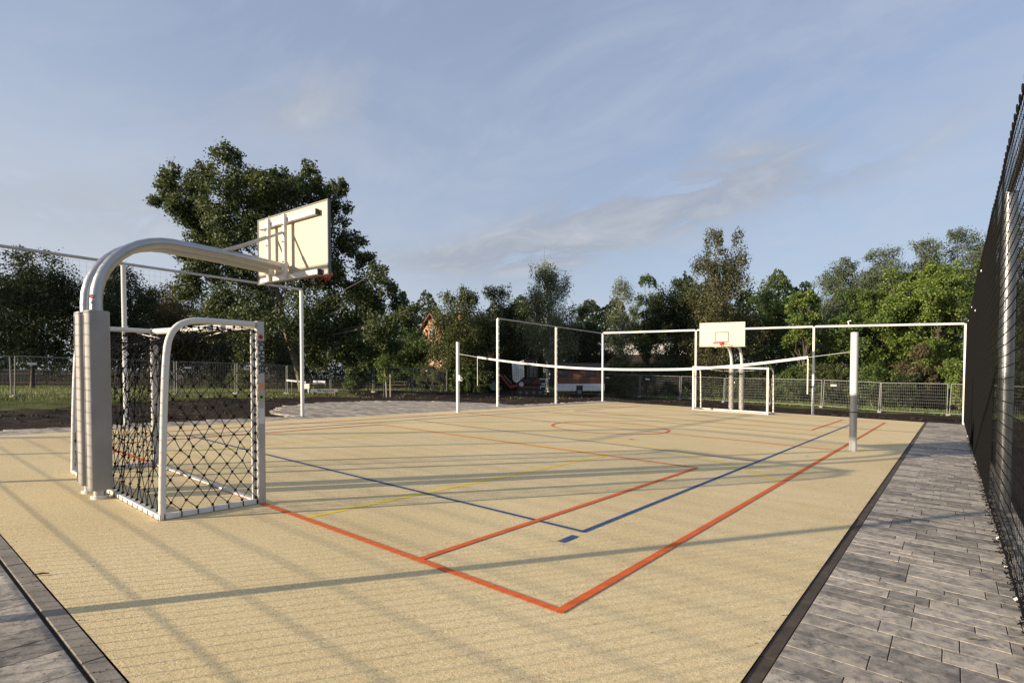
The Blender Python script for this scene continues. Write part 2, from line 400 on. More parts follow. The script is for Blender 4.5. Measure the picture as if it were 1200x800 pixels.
t = NT('birch_bark'); n = t.noise(4, 6, .7, sc=(1, 1, 4)); M['birchbark'] = t.fin(t.ramp(n, (.42, (.07, .06, .05)), (.52, (.55, .53, .48)), (.8, (.68, .66, .6))), .8)

# ------------------------------------------------------------------ GROUND
def make_ground():
    def axis(lo, hi, a, b, fine, coarse_n):
        inner = list(np.arange(a, b+1e-6, fine))
        l = [a - (a-lo)*(k/coarse_n)**2.2 for k in range(coarse_n, 0, -1)]
        r = [b + (hi-b)*(k/coarse_n)**2.2 for k in range(1, coarse_n+1)]
        return l + inner + r
    xs = axis(-900, 900, -36, 8, .30, 26); ys = axis(-900, 900, -8, 44, .30, 26)
    V = []; gm = []
    for x in xs:
        for y in ys:
            V.append((x, y, T(x, y)))
            d = rdist(x, y); lim = 8.8 if (x < -10 and y < 21) else (8.8+(y-21)*2.2 if x < -10 and y < 27 else (22 if x < -14 else 14.5))
            gm.append(sst((d-lim)/1.5))
    ny = len(ys); Fc = [(i*ny+j, (i+1)*ny+j, (i+1)*ny+j+1, i*ny+j+1) for i in range(len(xs)-1) for j in range(ny-1)]
    me = bpy.data.meshes.new('ground'); me.from_pydata(V, [], Fc); me.materials.append(M['ground'])
    a = me.attributes.new('grass', 'FLOAT', 'POINT'); a.data.foreach_set('value', gm)
    me.polygons.foreach_set('use_smooth', [True]*len(me.polygons))
    o = bpy.data.objects.new('ground', me); COL.objects.link(o); o['kind'] = 'structure'; return o
make_ground()
def sheet(name, poly, mat, dz, parent=None, kind='structure'):
    mb = MB(); mb.add([(x, y, G(x, y)+dz) for x, y in poly], [tuple(range(len(poly)))])
    o = mb.build(name, mat, parent)
    for p in o.data.polygons:
        if p.normal.z < 0: p.flip()
    if kind and parent is None: o['kind'] = kind
    return o
X0, X1, Y0, Y1 = -14.45, -.82, .85, 27.1
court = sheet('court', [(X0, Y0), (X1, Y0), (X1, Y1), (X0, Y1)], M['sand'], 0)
LW = .05
def cline(p, q, mat, name, w=LW, dz=.004):
    p, q = Vector((*p, 0)), Vector((*q, 0)); d = (q-p).normalized(); n = Vector((-d.y, d.x, 0))*w/2
    a = [p-n, q-n, q+n, p+n]
    return sheet(name, [(v.x, v.y) for v in a], mat, dz, court)
RX0, RX1, RY0, RY1 = -13.40, -1.97, 2.93, 25.1
yel_z, blue_z, red_z = .0025, .0045, .0065
def red(p, q): return cline(p, q, M['lred'], 'red_line', .065, red_z)
def blue(p, q): return cline(p, q, M['lblue'], 'blue_line', .055, blue_z)
def yel(p, q): return cline(p, q, M['lyel'], 'yellow_line', .06, yel_z)
h = .0325
red((RX1, RY0-h), (RX1, RY1+h)); red((RX0, RY0-h), (RX0, RY1+h))
red((RX0+h, RY0), (RX1-h, RY0)); red((RX0+h, RY1), (RX1-h, RY1)); red((RX0+h, 14.02), (RX1-h, 14.02))
for xx in (-3.36, -12.01):
    red((xx, RY0+h), (xx, 9.2)); red((xx, 18.85), (xx, RY1-h))
red((-12.01+h, 9.17), (-3.36-h, 9.17)); red((-12.01+h, 18.87), (-3.36-h, 18.87))
BX0, BX1, BY0, BY1 = -12.56, -2.80, 4.57, 23.45
blue((BX1, BY0-.027), (BX1, BY1+.027)); blue((BX0, BY0-.027), (BX0, BY1+.027))
for yy in (BY0, BY1, 10.78, 17.2): blue((BX0+.028, yy), (BX1-.028, yy))
cline((-2.78, 4.14), (-2.78, 4.40), M['lblue'], 'blue_mark', .075, blue_z); cline((-12.58, 4.14), (-12.58, 4.40), M['lblue'], 'blue_mark', .075, blue_z)
for xx in (-5.11, -10.25):
    yel((xx, RY0+h), (xx, 9.22)); yel((xx, 18.8), (xx, RY1-h))
yel((-10.3, 9.25), (-5.08, 9.25)); yel((-10.3, 18.78), (-5.08, 18.78))
def arc(cx, cy, r, a0, a1, n, w, mat, name, dz):
    mb = MB(); vs = []
    for i in range(n+1):
        a = a0+(a1-a0)*i/n
        for rr in (r-w/2, r+w/2):
            x, y = cx+rr*math.cos(a), cy+rr*math.sin(a); vs.append((x, y, G(x, y)+dz))
    mb.add(vs, [(2*i, 2*i+1, 2*i+3, 2*i+2) for i in range(n)])
    o = mb.build(name, mat, court)
    for p in o.data.polygons:
        if p.normal.z < 0: p.flip()
    return o
arc(-7.72, 14.02, 1.66, 0, 2*PI, 64, .06, M['lred'], 'red_circle', red_z+.0015)
arc(-7.72, 4.0, 7.55, math.radians(41), math.radians(139), 60, .06, M['lyel'], 'yellow_arc', yel_z-.001)
arc(-7.72, 24.0, 7.55, math.radians(221), math.radians(319), 60, .06, M['lyel'], 'yellow_arc', yel_z-.001)

# ------------------------------------------------------------------ PAVING
_cache = {}
def stone_mesh(l, d, mat, th=.06, b=.0022):
    k = (round(l, 3), round(d, 3), mat.name)
    if k in _cache: return _cache[k]
    hx, hy = l/2-.0028, d/2-.0028
    vs = [];
    for (ix, iy, z) in ((0, 0, -th), (0, 0, -b), (b, b, 0)):
        vs += [(sx*(hx-ix), sy*(hy-iy), z + GX*sx*(hx-ix) + GY*sy*(hy-iy)) for sx, sy in ((-1, -1), (1, -1), (1, 1), (-1, 1))]
    fs = [(8, 9, 10, 11)] + [(a, (a+1) % 4, (a+1) % 4+4, a+4) for a in range(4)] + [(a+4, (a+1) % 4+4, (a+1) % 4+8, a+8) for a in range(4)]
    me = bpy.data.meshes.new('paving_stone'); me.from_pydata(vs, [], fs); me.materials.append(mat); _cache[k] = me; return me
def lay(parent, stones, base, name='paving_stone', limit=300, near=(0, 0)):
    """stones: (x, y, lx, ly). nearest 'limit' individually, rest joined"""
    stones.sort(key=lambda s: (s[0]-near[0])**2 + (s[1]-near[1])**2)
    for s in stones[:limit]:
        me = stone_mesh(s[2], s[3], M['pave'])
        o = bpy.data.objects.new(name, me); COL.objects.link(o); o.parent = parent
        o.location = (s[0]-parent.location.x, s[1]-parent.location.y, G(s[0], s[1])+base+random.uniform(-.0007, .0007)-parent.location.z)
        o.rotation_euler = (random.gauss(0, .0012), random.gauss(0, .0015), 0)
    if len(stones) > limit:
        V = []; 
        mb = MB()
        for s in stones[limit:]:
            me = stone_mesh(s[2], s[3], M['paves']); z = G(s[0], s[1])+base+random.uniform(-.001, .001)
            mb.add([(v.co.x+s[0], v.co.y+s[1], v.co.z+z) for v in me.vertices], [tuple(p.vertices) for p in me.polygons])
        mb.build('small_paving_stones', M['paves'], parent, kind='stuff')
def rows_x(x0, x1, y0, y1, depths=(.12, .16, .16, .20, .20)):
    """rows of stones whose long side runs along X"""
    out = []; y = y0
    while y < y1-.05:
        d = random.choice(depths); d = min(d, y1-y)
        x = x0
        while x < x1-.01:
            l = random.choice((.24, .32, .40, .48, .56)); 
            if x+l > x1-.14: l = round(x1-x, 3)
            l = min(l, x1-x)
            out.append((x+l/2, y+d/2, l, d)); x += l
        y += d
    return out
DX = -.005
path = sheet('path', [(X1+.08, -8.5), (.66, -8.5), (.66, 27.55), (X1+.08, 27.55)], M['bed'], -.0095)
lay(path, rows_x(X1+.082, .655, .6, 27.5), DX, near=(0, 4.2))
# near terrace on the left, stones run along Y
terrace = sheet('pavement', [(-20, -8.5), (X1+.07, -8.5), (X1+.07, Y0-.12), (-20, Y0-.12)], M['bed'], -.0095)
st = []; x = -9.5
while x < -.9:
    w = random.choice((.16, .20, .24, .32)); w = min(w, -.72-x); y = Y0-.125
    first = True
    while y > -1.2:
        l = random.choice((.48, .64, .80)) * (random.uniform(.4, 1) if first else 1); l = round(l*25)/25; first = False
        st.append((x+w/2, y-l/2, w, l)); y -= l
    x += w
lay(terrace, st, DX, near=(-4, .6))
# kerbs
kerb = sheet('kerb', [(-20, Y0-.115), (X1+.1, Y0-.115), (X1+.1, Y0), (-20, Y0)], M['bed'], -.02)
x = X0
while x < X1-.05:
    l = min(.5 if x > -9 else 1.0, X1+.1-x); mb = MB(); a, b = x+.002, x+l-.002; zt = random.uniform(-.002, .002)-.002
    ya, yb = Y0-.105, Y0-.005
    vs = [(xx, yy, G(xx, yy)+zz) for zz in (-.08, zt-.004, ) for xx, yy in ((a, ya), (b, ya), (b, yb), (a, yb))] + [(xx, yy, G(xx, yy)+zt) for xx, yy in ((a+.004, ya+.004), (b-.004, ya+.004), (b-.004, yb-.004), (a+.004, yb-.004))]
    mb.add(vs, [(8, 9, 10, 11)] + [(k, (k+1) % 4, (k+1) % 4+4, k+4) for k in range(4)] + [(k+4, (k+1) % 4+4, (k+1) % 4+8, k+8) for k in range(4)])
    mb.build('kerb_stone', M['kerb'], kerb); x += l
sk = sheet('side_kerb', [(X1, Y0-.11), (X1+.078, Y0-.11), (X1+.078, Y1+.05), (X1, Y1+.05)], M['bed'], -.02)
y = Y0-.1
while y < Y1:
    l = 1.0 if y > 2 else .5; mb = MB(); zt = random.uniform(-.012, -.006); xa, xb = X1+.003, X1+.076
    vs = [(xx, yy, G(xx, yy)+zz) for zz in (-.08, zt) for xx, yy in ((xa, y+.003), (xb, y+.003), (xb, y+l-.003), (xa, y+l-.003))]
    mb.add(vs, [(4, 5, 6, 7)] + [(k, (k+1) % 4, (k+1) % 4+4, k+4) for k in range(4)])
    mb.build('kerb_stone', M['kerbdark'], sk); y += l
# plaza left of the court
plz = [(X0, .80), (-15.72, .80), (-15.72, 8.6), (-17.6, 8.85), (-19.6, 10.4), (-20.9, 12.9), (-20.8, 15.6), (-19.3, 18.1), (-17.4, 19.25), (-15.72, 19.4), (-15.72, 27.5), (X0, 27.5)]
plaza = sheet('plaza', plz, M['bed'], -.03)
def inpoly(x, y, P):
    c = False; n = len(P)
    for i in range(n):
        x1, y1 = P[i]; x2, y2 = P[(i+1) % n]
        if (y1 > y) != (y2 > y) and x < (x2-x1)*(y-y1)/(y2-y1)+x1: c = not c
    return c
pst = [s for s in rows_x(-21, X0-.005, .85, 27.4, (.16, .20)) if inpoly(s[0]-s[2]*.4, s[1], plz) and inpoly(s[0]+s[2]*.4, s[1], plz)]
lay(plaza, pst, DX, limit=120, near=(-14.5, 4))

# ------------------------------------------------------------------ GOALS
def pathpts(P, sub=4):
    """Catmull-Rom"""
    P = [Vector(p) for p in P]; out = []
    for i in range(len(P)-1):
        a, b, c, d = P[max(i-1, 0)], P[i], P[i+1], P[min(i+2, len(P)-1)]
        for k in range(sub):
            t = k/sub
            out.append(.5*((2*b)+(c-a)*t+(2*a-5*b+4*c-d)*t*t+(3*b-a-3*c+d)*t**3))
    out.append(P[-1]); return out
def textmesh(txt, size, loc, rot, mat, parent, name, ext=.0008):
    cu = bpy.data.curves.new('lettering', 'FONT'); cu.body = txt; cu.size = size; cu.extrude = ext; cu.align_x = 'LEFT'; cu.align_y = 'CENTER'; cu.offset = .0018*size/.05
    tmp = bpy.data.objects.new('tmp_lettering', cu); COL.objects.link(tmp)
    dg = bpy.context.evaluated_depsgraph_get(); dg.update()
    me = bpy.data.meshes.new_from_object(tmp.evaluated_get(dg)); bpy.data.objects.remove(tmp); bpy.data.curves.remove(cu)
    me.materials.clear(); me.materials.append(mat)
    o = bpy.data.objects.new(name, me); COL.objects.link(o); o.parent = parent
    o.location = Vector(loc) - parent_origin(parent); o.rotation_euler = rot; return o
def net_panel(mb, P, nu, nv, r, knot, diamond=True, jit=.0, skipk=False):
    """P(u,v) -> point. diamond mesh netting with knots"""
    grid = {}
    def g(i, j):
        if (i, j) not in grid:
            u, v = i/nu, j/nv
            p = P(u, v)
            e = 0 if i in (0, nu) or j in (0, nv) else jit
            grid[(i, j)] = Vector(p) + Vector((random.gauss(0, e), random.gauss(0, e), random.gauss(0, e)))
        return grid[(i, j)]
    if diamond:
        for i in range(nu+1):
            for j in range(nv+1):
                if (i+j) % 2: continue
                for di in (-1, 1):
                    if 0 <= i+di <= nu and j+1 <= nv: mb.tube([g(i, j), g(i+di, j+1)], r, 3, False)
                if knot and not skipk: mb.octa(g(i, j), knot)
    else:
        for i in range(nu+1): mb.tube([g(i, j) for j in range(nv+1)], r, 3, False)
        for j in range(nv+1): mb.tube([g(i, j) for i in range(nu+1)], r, 3, False)
        if knot:
            for i in range(nu+1):
                for j in range(nv+1): mb.octa(g(i, j), knot)
def goal(xa, xb, yf, s, label, near):
    """xa..xb posts, yf goal line, s=+1 when the goal's back lies towards -Y"""
    base = (xb, yf, G(xb, yf)); t = thing('football_goal', base, label, 'goal', 'goals on the goal lines')
    H = 2.03; D = .98
    def Y(d): return yf - s*d
    for x in (xb, xa):
        g0 = G(x, yf)
        mb = MB(); mb.cham((x, yf, g0+H/2), (.085, .085, H), .008); p = mb.build('goal_post', M['alum'] if near else M['white'], t)
        if near and x == xb:
            mb = MB(); mb.cham((x-.030, yf-s*.062, g0+.05+(H-.16)/2), (.022, .036, H-.16), .004); mb.build('net_rail', M['white'], t)
            # stickers and lettering on the side face
            fx = x+.0435
            r0 = MB(); zc = g0+H-.175
            r0.tube([(fx, yf, zc), (fx+.0012, yf, zc)], .027, 20); b_ = r0.build('round_badge', M['rprint'], p)
            r1 = MB(); r1.tube([(fx+.0012, yf, zc), (fx+.002, yf, zc)], .014, 16); r1.build('badge_centre', M['ink'], p)
            textmesh('SCHÄPER', .088, (fx+.0012, yf+.002, g0+H-.215), (PI/2, PI/2, PI/2), M['ink'], p, 'lettering')
            for zt, hh, mt in ((g0+H-.72, .08, 'sticker_o'), (g0+H-.84, .08, 'sticker_g'), (g0+H-1.05, .17, 'silver')):
                q = MB(); q.box((fx+.0005, yf, zt), (.0014, .06, hh)); o_ = q.build('sticker', M[mt], p)
                if mt == 'sticker_g':
                    q = MB(); q.tube([(fx+.0012, yf, zt), (fx+.0024, yf, zt)], .017, 12); q.build('black_mark', M['ink'], p)
        # side frame: bent tube
        out = []
        for d, z in ((.98, .03), (.965, .6), (.945, 1.15), (.92, 1.60), (.885, 1.80), (.80, 1.92), (.66, 1.975), (.48, 1.985), (.05, 1.99)):
            out.append((x, Y(d), G(x, Y(d))+z))
        mb = MB(); mb.tube(pathpts(out, 4), .033, 12); mb.build('side_frame', M['white'], t, True)
        mb = MB(); mb.beam((x, Y(.05), G(x, Y(.05))+.032), (x, Y(D+.03), G(x, Y(D+.03))+.032), .055, .05); mb.build('ground_bar', M['white'], t)
    mb = MB(); mb.tube([(xa+.04, yf, G(xa, yf)+H-.045), (xb-.043, yf, G(xb, yf)+H-.045)], .044, 16); mb.build('crossbar', M['white'], t, True)
    mb = MB(); mb.beam((xa+.03, Y(D), G(xa, Y(D))+.032), (xb-.03, Y(D), G(xb, Y(D))+.032), .055, .05); mb.build('ground_bar', M['white'], t)
    mb = MB(); mb.beam((xa+.045, yf, G(xa, yf)+.016), (xb-.045, yf, G(xb, yf)+.016), .05, .022); mb.build('ground_bar', M['white'], t)
    # netting
    r, kn = (.0044, .0185) if near else (.003, .009)
    def prof(v):     # along back/roof: v 0 at the bottom bar, to the crossbar
        pts = ((.965, .07), (.955, .5), (.94, 1.0), (.915, 1.5), (.88, 1.78), (.74, 1.92), (.4, 1.94), (.03, 1.95))
        a = v*(len(pts)-1); i = min(int(a), len(pts)-2); f = a-i
        return pts[i][0]*(1-f)+pts[i+1][0]*f, pts[i][1]*(1-f)+pts[i+1][1]*f
    def Pback(u, v):
        d, z = prof(v); x = xa+(xb-xa)*u; sag = math.sin(PI*u)*(1 if v > .35 else v/.35)
        sg = .20*sag*(1-abs(v-.72)/.5 if abs(v-.72) < .5 else 0)
        d2 = d - .10*math.sin(PI*u)*math.sin(PI*min(1, v*1.2))*1.0; z2 = z - sg
        return (x, Y(max(.02, d2)), G(x, Y(d))+z2)
    mb = MB(); net_panel(mb, Pback, 42, 22, r, kn, True, .014)
    for k in range(0, 43, 2):
        u = k/42; p = Vector(Pback(u, 0)); mb.tube([p, p+Vector((0, -s*.045, -.03)), p+Vector((0, -s*.045, -.065)), p+Vector((0, s*.02, -.065)), p], r*1.4, 3, False)
    mb.build('back_net', M['cord'], t, kind='stuff')
    for x in (xb, xa):
        def Pside(u, v, x=x):
            z = .075+1.84*v; db = .965 - .10*v**3 - (.05 if v > .93 else 0)
            d = .055+(db-.055)*u; bulge = .03*math.sin(PI*u)*math.sin(PI*v)
            return (x-bulge*(1 if x == xb else -1)-.0, Y(d), G(x, Y(d))+z)
        mb = MB(); net_panel(mb, Pside, 12, 18, r, kn, True, .012)
        for k in range(1, 18, 2):
            p = Vector(Pside(0, k/18)); mb.tube([p, p+Vector((-.0, s*.05, 0))], r*1.6, 3, False); mb.octa(p, kn*.9)
        for k in range(0, 13, 2):
            p = Vector(Pside(k/12, 0)); mb.tube([p, p+Vector((.03, 0, -.02)), p+Vector((.034, 0, -.062)), p+Vector((-.03, 0, -.062)), p], r*1.4, 3, False)
        mb.build('side_net', M['cord'], t, kind='stuff')
    mb = MB(); mb.tube([Vector(Pback(k/20, .93))+Vector((0, 0, .006)) for k in range(21)], .006, 5); mb.build('net_rope', M['wcord'], t)
    return t
goal(-9.22, -6.0, 2.93, 1, 'white metal football goal with black knotted net, close to the padded basketball posts', True)
goal(-9.40, -6.16, 25.1, -1, 'small white football goal at the far end, below the distant backboard', False)

# ------------------------------------------------------------------ BASKETBALL HOOPS
def hoop(xs, yc, s, xc, label, near):
    """xs column x, yc their y, s=+1 facing +Y, xc board centre"""
    base = (xs[0], yc, G(xs[0], yc)); t = thing('basketball_hoop', base, label, 'basketball hoop', 'basketball hoops at the two ends')
    yb = yc + s*2.30; bz = G(xc, yb)
    rr = .062
    for x in xs:
        g0 = G(x, yc); P = [(x, yc, g0-.05), (x, yc, g0+1.2), (x, yc, g0+2.20)]
        R = .78
        for k in range(1, 11):
            a = PI/2*k/10; P.append((x, yc+s*R*(1-math.cos(a)), g0+2.20+R*math.sin(a)))
        P += [(x, yc+s*1.5, g0+2.96), (x, yb-s*.17, g0+2.92)]
        mb = MB(); mb.tube(P, rr, 20); mb.build('bent_tube', M['alu'] if near else M['white'], t, True)
        mb = MB(); mb.cham((x, yb-s*.12, g0+2.91), (.11, .10, .12), .01); mb.build('end_bracket', M['white'], t)
        mb = MB(); mb.tube([(x, yc, g0-.02), (x, yc, g0+.035)], .085, 16); mb.build('foot_collar', M['white'], t, True)
        # pad: rounded rectangular foam sleeve of four bulging ribs
        if near:
            w, dpt = .225, .215; n = 28; pts = []
            mb = MB(); rings = []
            for zz, sc in ((.10, .96), (.115, 1), (.5, 1.0), (.9, 1.01), (1.3, 1.0), (1.7, 1.01), (2.075, 1), (2.09, .96)):
                ring = []
                for k in range(n):
                    a = 2*PI*k/n; ca, sa = math.cos(a), math.sin(a); e = .42
                    px = abs(ca)**e*math.copysign(1, ca)*w/2*sc; py = abs(sa)**e*math.copysign(1, sa)*dpt/2*sc
                    ring.append((x+px, yc+py, g0+zz))
                rings.append(ring)
            vs = [v for r_ in rings for v in r_]; fs = []
            for i in range(len(rings)-1):
                for k in range(n): fs.append((i*n+k, i*n+(k+1) % n, (i+1)*n+(k+1) % n, (i+1)*n+k))
            fs += [tuple(range(n)), tuple(range((len(rings)-1)*n, len(rings)*n))]
            mb.add(vs, fs); pad = mb.build('foam_pad', M['pad'], t, True)
            # lacing gap on the rear-left edge
            mb = MB(); mb.box((x-.03, yc-.1085, g0+1.09), (.016, .006, 1.9)); mb.build('lacing_seam', M['dgrey'], pad)
        else:
            mb = MB(); mb.tube([(x, yc, g0+.1), (x, yc, g0+2.05)], .115, 18); mb.build('foam_pad', M['pad'], t, True, label='pale foam sleeve')
    if near:
        # badge and first letters on the front tube, above the pad
        x = xs[0]; g0 = G(x, yc)
        ang = math.atan2(-yc, -x-.0)  # towards the path side
        a = math.radians(-50); nx, ny = math.cos(a), math.sin(a)
        p0 = Vector((x+nx*rr, yc+ny*rr, g0+2.245)); d = Vector((nx, ny, 0))
        mb = MB(); mb.tube([p0-d*.004, p0+d*.0022], .026, 18); mb.build('round_badge', M['ink'], t)
        mb = MB(); mb.tube([p0+d*.0022, p0+d*.0032], .017, 16); mb.build('badge_centre', M['rprint'], t)
        textmesh('SCH', .06, p0+d*.004+Vector((0, 0, -.036)), (PI/2, PI/2, a+PI/2-PI/2+PI/2), M['ink'], t, 'lettering')
    bw, bh = 1.88, (.95 if near else 1.0)
    def BG(x): return GX*(x-xc)
    zb = bz + (2.79 if near else 2.89)
    # board (sheared with the slope)
    def slab(x0, x1, z0, z1, ya, yb_, name, mat, par):
        mb = MB(); vs = [(xx, yy, zz+BG(xx)) for xx in (x0, x1) for yy in (ya, yb_) for zz in (z0, z1)]
        mb.add(vs, [(0, 1, 3, 2), (4, 6, 7, 5), (0, 4, 5, 1), (2, 3, 7, 6), (0, 2, 6, 4), (1, 5, 7, 3)]); return mb.build(name, mat, par)
    brd = slab(xc-bw/2, xc+bw/2, zb, zb+bh, yb-.014, yb+.014, 'backboard', M['board'], t)
    e = .020
    for (a0, a1, c0, c1) in ((xc-bw/2-e, xc+bw/2+e, zb-e, zb-.001), (xc-bw/2-e, xc+bw/2+e, zb+bh+.001, zb+bh+e), (xc-bw/2-e, xc-bw/2-.001, zb, zb+bh), (xc+bw/2+.001, xc+bw/2+e, zb, zb+bh)):
        slab(a0, a1, c0, c1, yb-.022, yb+.022, 'board_edge', M['dgrey'] if near else M['board'], t)
    fy = yb+s*.0155
    for (a0, a1, c0, c1) in ((-.30, .30, .16, .205), (-.30, .30, .575, .62), (-.30, -.255, .206, .574), (.255, .30, .206, .574)):
        slab(xc+a0, xc+a1, zb+c0, zb+c1, min(fy, fy+s*.001), max(fy, fy+s*.001), 'target_line', M['ink'], brd)
    by = yb - s*.055
    def bar(x0, z0, x1, z1, w, dpth, name, off=0, mat='white'):
        mb = MB(); mb.beam((x0, by-s*off, z0+BG(x0)), (x1, by-s*off, z1+BG(x1)), dpth, w, up=(0, 0, 1) if abs(x1-x0) > .01 else (1, 0, 0)); return mb.build(name, M[mat], t)
    xm = (xs[0]+xs[1])/2
    top = bar(xc-.76, zb+bh-.13, xc+.76, zb+bh-.13, .062, .06, 'top_rail')
    bot = bar(xc-.76, zb+.02, xc+.80, zb+.02, .065, .06, 'bottom_rail')
    for x in (xm-.23, xm+.23):
        bar(x, zb-.02, x, zb+bh-.06, .058, .045, 'upright_rail', .056)
        for zz in (.22, .50, .74): 
            mb = MB(); mb.tube([(x, by-s*.081, zb+zz+BG(x)), (x, by-s*.095, zb+zz+BG(x))], .012, 6); mb.build('bolt', M['dgrey'], t)
        mb = MB(); mb.tube([(x, yb-s*1.02, G(x, yb)+2.98), (x, yb-s*.55, G(x, yb)+3.20), ], .027, 8); b2 = mb.build('brace', M['alum'], t, True)
        mb = MB(); mb.tube([(x, yb-s*.56, G(x, yb)+3.195), (x, yb-s*.14, G(x, yb)+3.42)], .019, 8); mb.build('brace_rod', M['alum'], t, True)
    if near:
        for xx, zz in ((xc+.765, bh-.13), (xc-.765, bh-.13), (xc+.805, .02)):
            mb = MB(); mb.cham((xx, by, zb+zz+BG(xx)), (.012, .064, .078), .003); mb.build('end_cap', M['black'], t)
    # rim
    zr = zb+.14
    mb = MB(); cx, cy = xc, yb+s*.39
    n = 26; mb.tube([(cx+.225*math.cos(2*PI*k/n), cy+.225*math.sin(2*PI*k/n), zr) for k in range(n+1)], .011, 6); rim = mb.build('rim', M['rim'], t, True)
    mb = MB(); mb.box((cx, yb+s*.028, zr-.03), (.16, .02, .12)); mb.beam((cx-.05, yb+s*.03, zr), (cx-.12, yb+s*.2, zr), .02, .012); mb.beam((cx+.05, yb+s*.03, zr), (cx+.12, yb+s*.2, zr), .02, .012)
    mb.box((cx, yb+s*.10, zr-.012), (.14, .14, .012)); mb.build('rim_bracket', M['rim'], rim)
    mb = MB()
    for k in range(12):   # short red chain-like cord loops
        a = 2*PI*k/12; b = 2*PI*(k+.5)/12; c_ = 2*PI*(k+1)/12
        mb.tube([(cx+.215*math.cos(a), cy+.215*math.sin(a), zr-.012), (cx+.18*math.cos(b), cy+.18*math.sin(b), zr-.09), (cx+.215*math.cos(c_), cy+.215*math.sin(c_), zr-.012)], .006, 4, False)
    mb.build('rim_hooks', M['rim'], rim, kind='stuff')
    return t
hoop((-7.42, -7.80), 1.80, 1, -7.39, 'basketball hoop on two bent silver tubes with grey foam pads, its back facing us', True)
hoop((-7.57, -8.03), 26.25, -1, -7.75, 'distant basketball hoop whose cream board shows its black target square and red rim', False)

# ------------------------------------------------------------------ VOLLEYBALL
def vpost(x, y, H, r, label, right):
    g0 = G(x, y); t = thing('volleyball_post', (x, y, g0), label, 'volleyball post', 'volleyball posts at the halfway line')
    mb = MB(); mb.tube([(x, y, g0-.02), (x, y, g0+H)], r, 20); p = mb.build('post', M['alum'] if right else M['white'], t, True)
    mb = MB(); mb.tube([(x, y, g0+H), (x, y, g0+H+.012)], r+.003, 20); mb.build('cap', M['white'], t, True)
    if right:
        mb = MB(); mb.tube([(x, y, g0+1.24), (x, y, g0+H-.002)], r+.004, 20); mb.build('white_sleeve', M['white'], t, True)
        mb = MB(); mb.tube([(x, y, g0+.86), (x, y, g0+.88)], r+.006, 20); mb.build('black_ring', M['black'], t, True)
        mb = MB(); mb.tube([(x, y, g0-.01), (x, y, g0+.32)], r+.004, 20); mb.build('lower_sleeve', M['white'], t, True)
    else:
        mb = MB(); mb.box((x+.09, y-.01, g0+1.25), (.07, .05, .20)); mb.build('winch', M['white'], t)
        mb = MB(); mb.tube([(x+.13, y-.02, g0+1.22), (x+.16, y-.02, g0+1.14), (x+.23, y-.02, g0+1.14), (x+.23, y-.02, g0+1.26), (x+.16, y-.02, g0+1.27)], .014, 6); mb.build('crank', M['alum'], t)
        mb = MB(); mb.tube([(x+.055, y, g0+2.12), (x+.055, y, g0+1.3)], .008, 5); mb.build('tension_strap', M['wcord'], t)
vpost(-13.86, 14.0, 2.53, .062, 'white volleyball post with a small winch, at the left end of the net', False)
vpost(-1.70, 14.22, 2.63, .072, 'silver and white volleyball post with a black ring, at the right end of the net', True)
nt = thing('volleyball_net', (-7.8, 14.0, G(-7.8, 14)), 'white-taped volleyball net sagging across the middle of the court', 'net')
NP = [(-12.9, 2.28), (-11.5, 2.10), (-9.57, 1.905), (-7.9, 1.815), (-6.5, 1.79), (-5.3, 1.80), (-3.93, 1.89), (-2.62, 2.04)]
np_ = pathpts([(a, 14.0+(.2*(a+12.9)/10.3), z) for a, z in NP], 5)
mb = MB()
for sgn in (1,):
    vs = []
    for p in np_: vs += [(p.x, p.y-.006, p.z-.030), (p.x, p.y-.006, p.z+.030), (p.x, p.y+.006, p.z+.030), (p.x, p.y+.006, p.z-.030)]
    fs = []
    for i in range(len(np_)-1):
        for k in range(4): fs.append((i*4+k, i*4+(k+1) % 4, (i+1)*4+(k+1) % 4, (i+1)*4+k))
    fs += [(0, 1, 2, 3), tuple(range(len(vs)-4, len(vs)))]
    mb.add(vs, fs)
mb.build('top_tape', M['white'], nt)
mb = MB(); mb.tube([(-13.82, 14, 2.42), np_[0]], .006, 5); mb.build('end_rope', M['wcord'], nt); mb = MB(); mb.tube([np_[-1], (-1.76, 14.2, 2.14)], .0045, 5); mb.build('end_rope', M['wcord'], nt)
mb = MB(); mb.beam(np_[0]-Vector((0, 0, .03)), np_[0]-Vector((.0, 0, 1.0)), .014, .006); mb.build('side_tape', M['wcord'], nt)
mb = MB(); mb.beam(np_[-1]-Vector((0, 0, .03)), np_[-1]-Vector((0, 0, .86)), .024, .01); mb.build('side_tape', M['wcord'], nt)
mb = MB(); nn_ = len(np_)-1
def VP(u, v):
    a = u*nn_; i = min(int(a), nn_-1); p = np_[i].lerp(np_[i+1], a-i); return (p.x, p.y, p.z-.035-.93*v)
net_panel(mb, VP, 100, 9, .0011, 0, False)
mb.build('netting', M['cord'], nt, kind='stuff')

# ------------------------------------------------------------------ BALL-STOP FENCES
def fpost(t, x, y, H, w, mat, clips=0, cx=0, cy=0, rnd=False):
    g0 = G(x, y) if rdist(x, y) < .3 else T(x, y)
    mb = MB()
    if rnd: mb.tube([(x, y, g0-.05), (x, y, g0+H)], w/2, 20)
    else: mb.cham((x, y, g0+H/2-.03), (w, w, H+.06), w*.18)
    p = mb.build('post', mat, t, rnd)
    if clips:
        mb = MB(); z = .15
        while z < H-.05: mb.box((x+cx*(w/2+.014), y+cy*(w/2+.014), g0+z), (.028, .028, .035)); z += clips
        mb.build('net_clips', M['wcord'], p, kind='stuff')
    return p
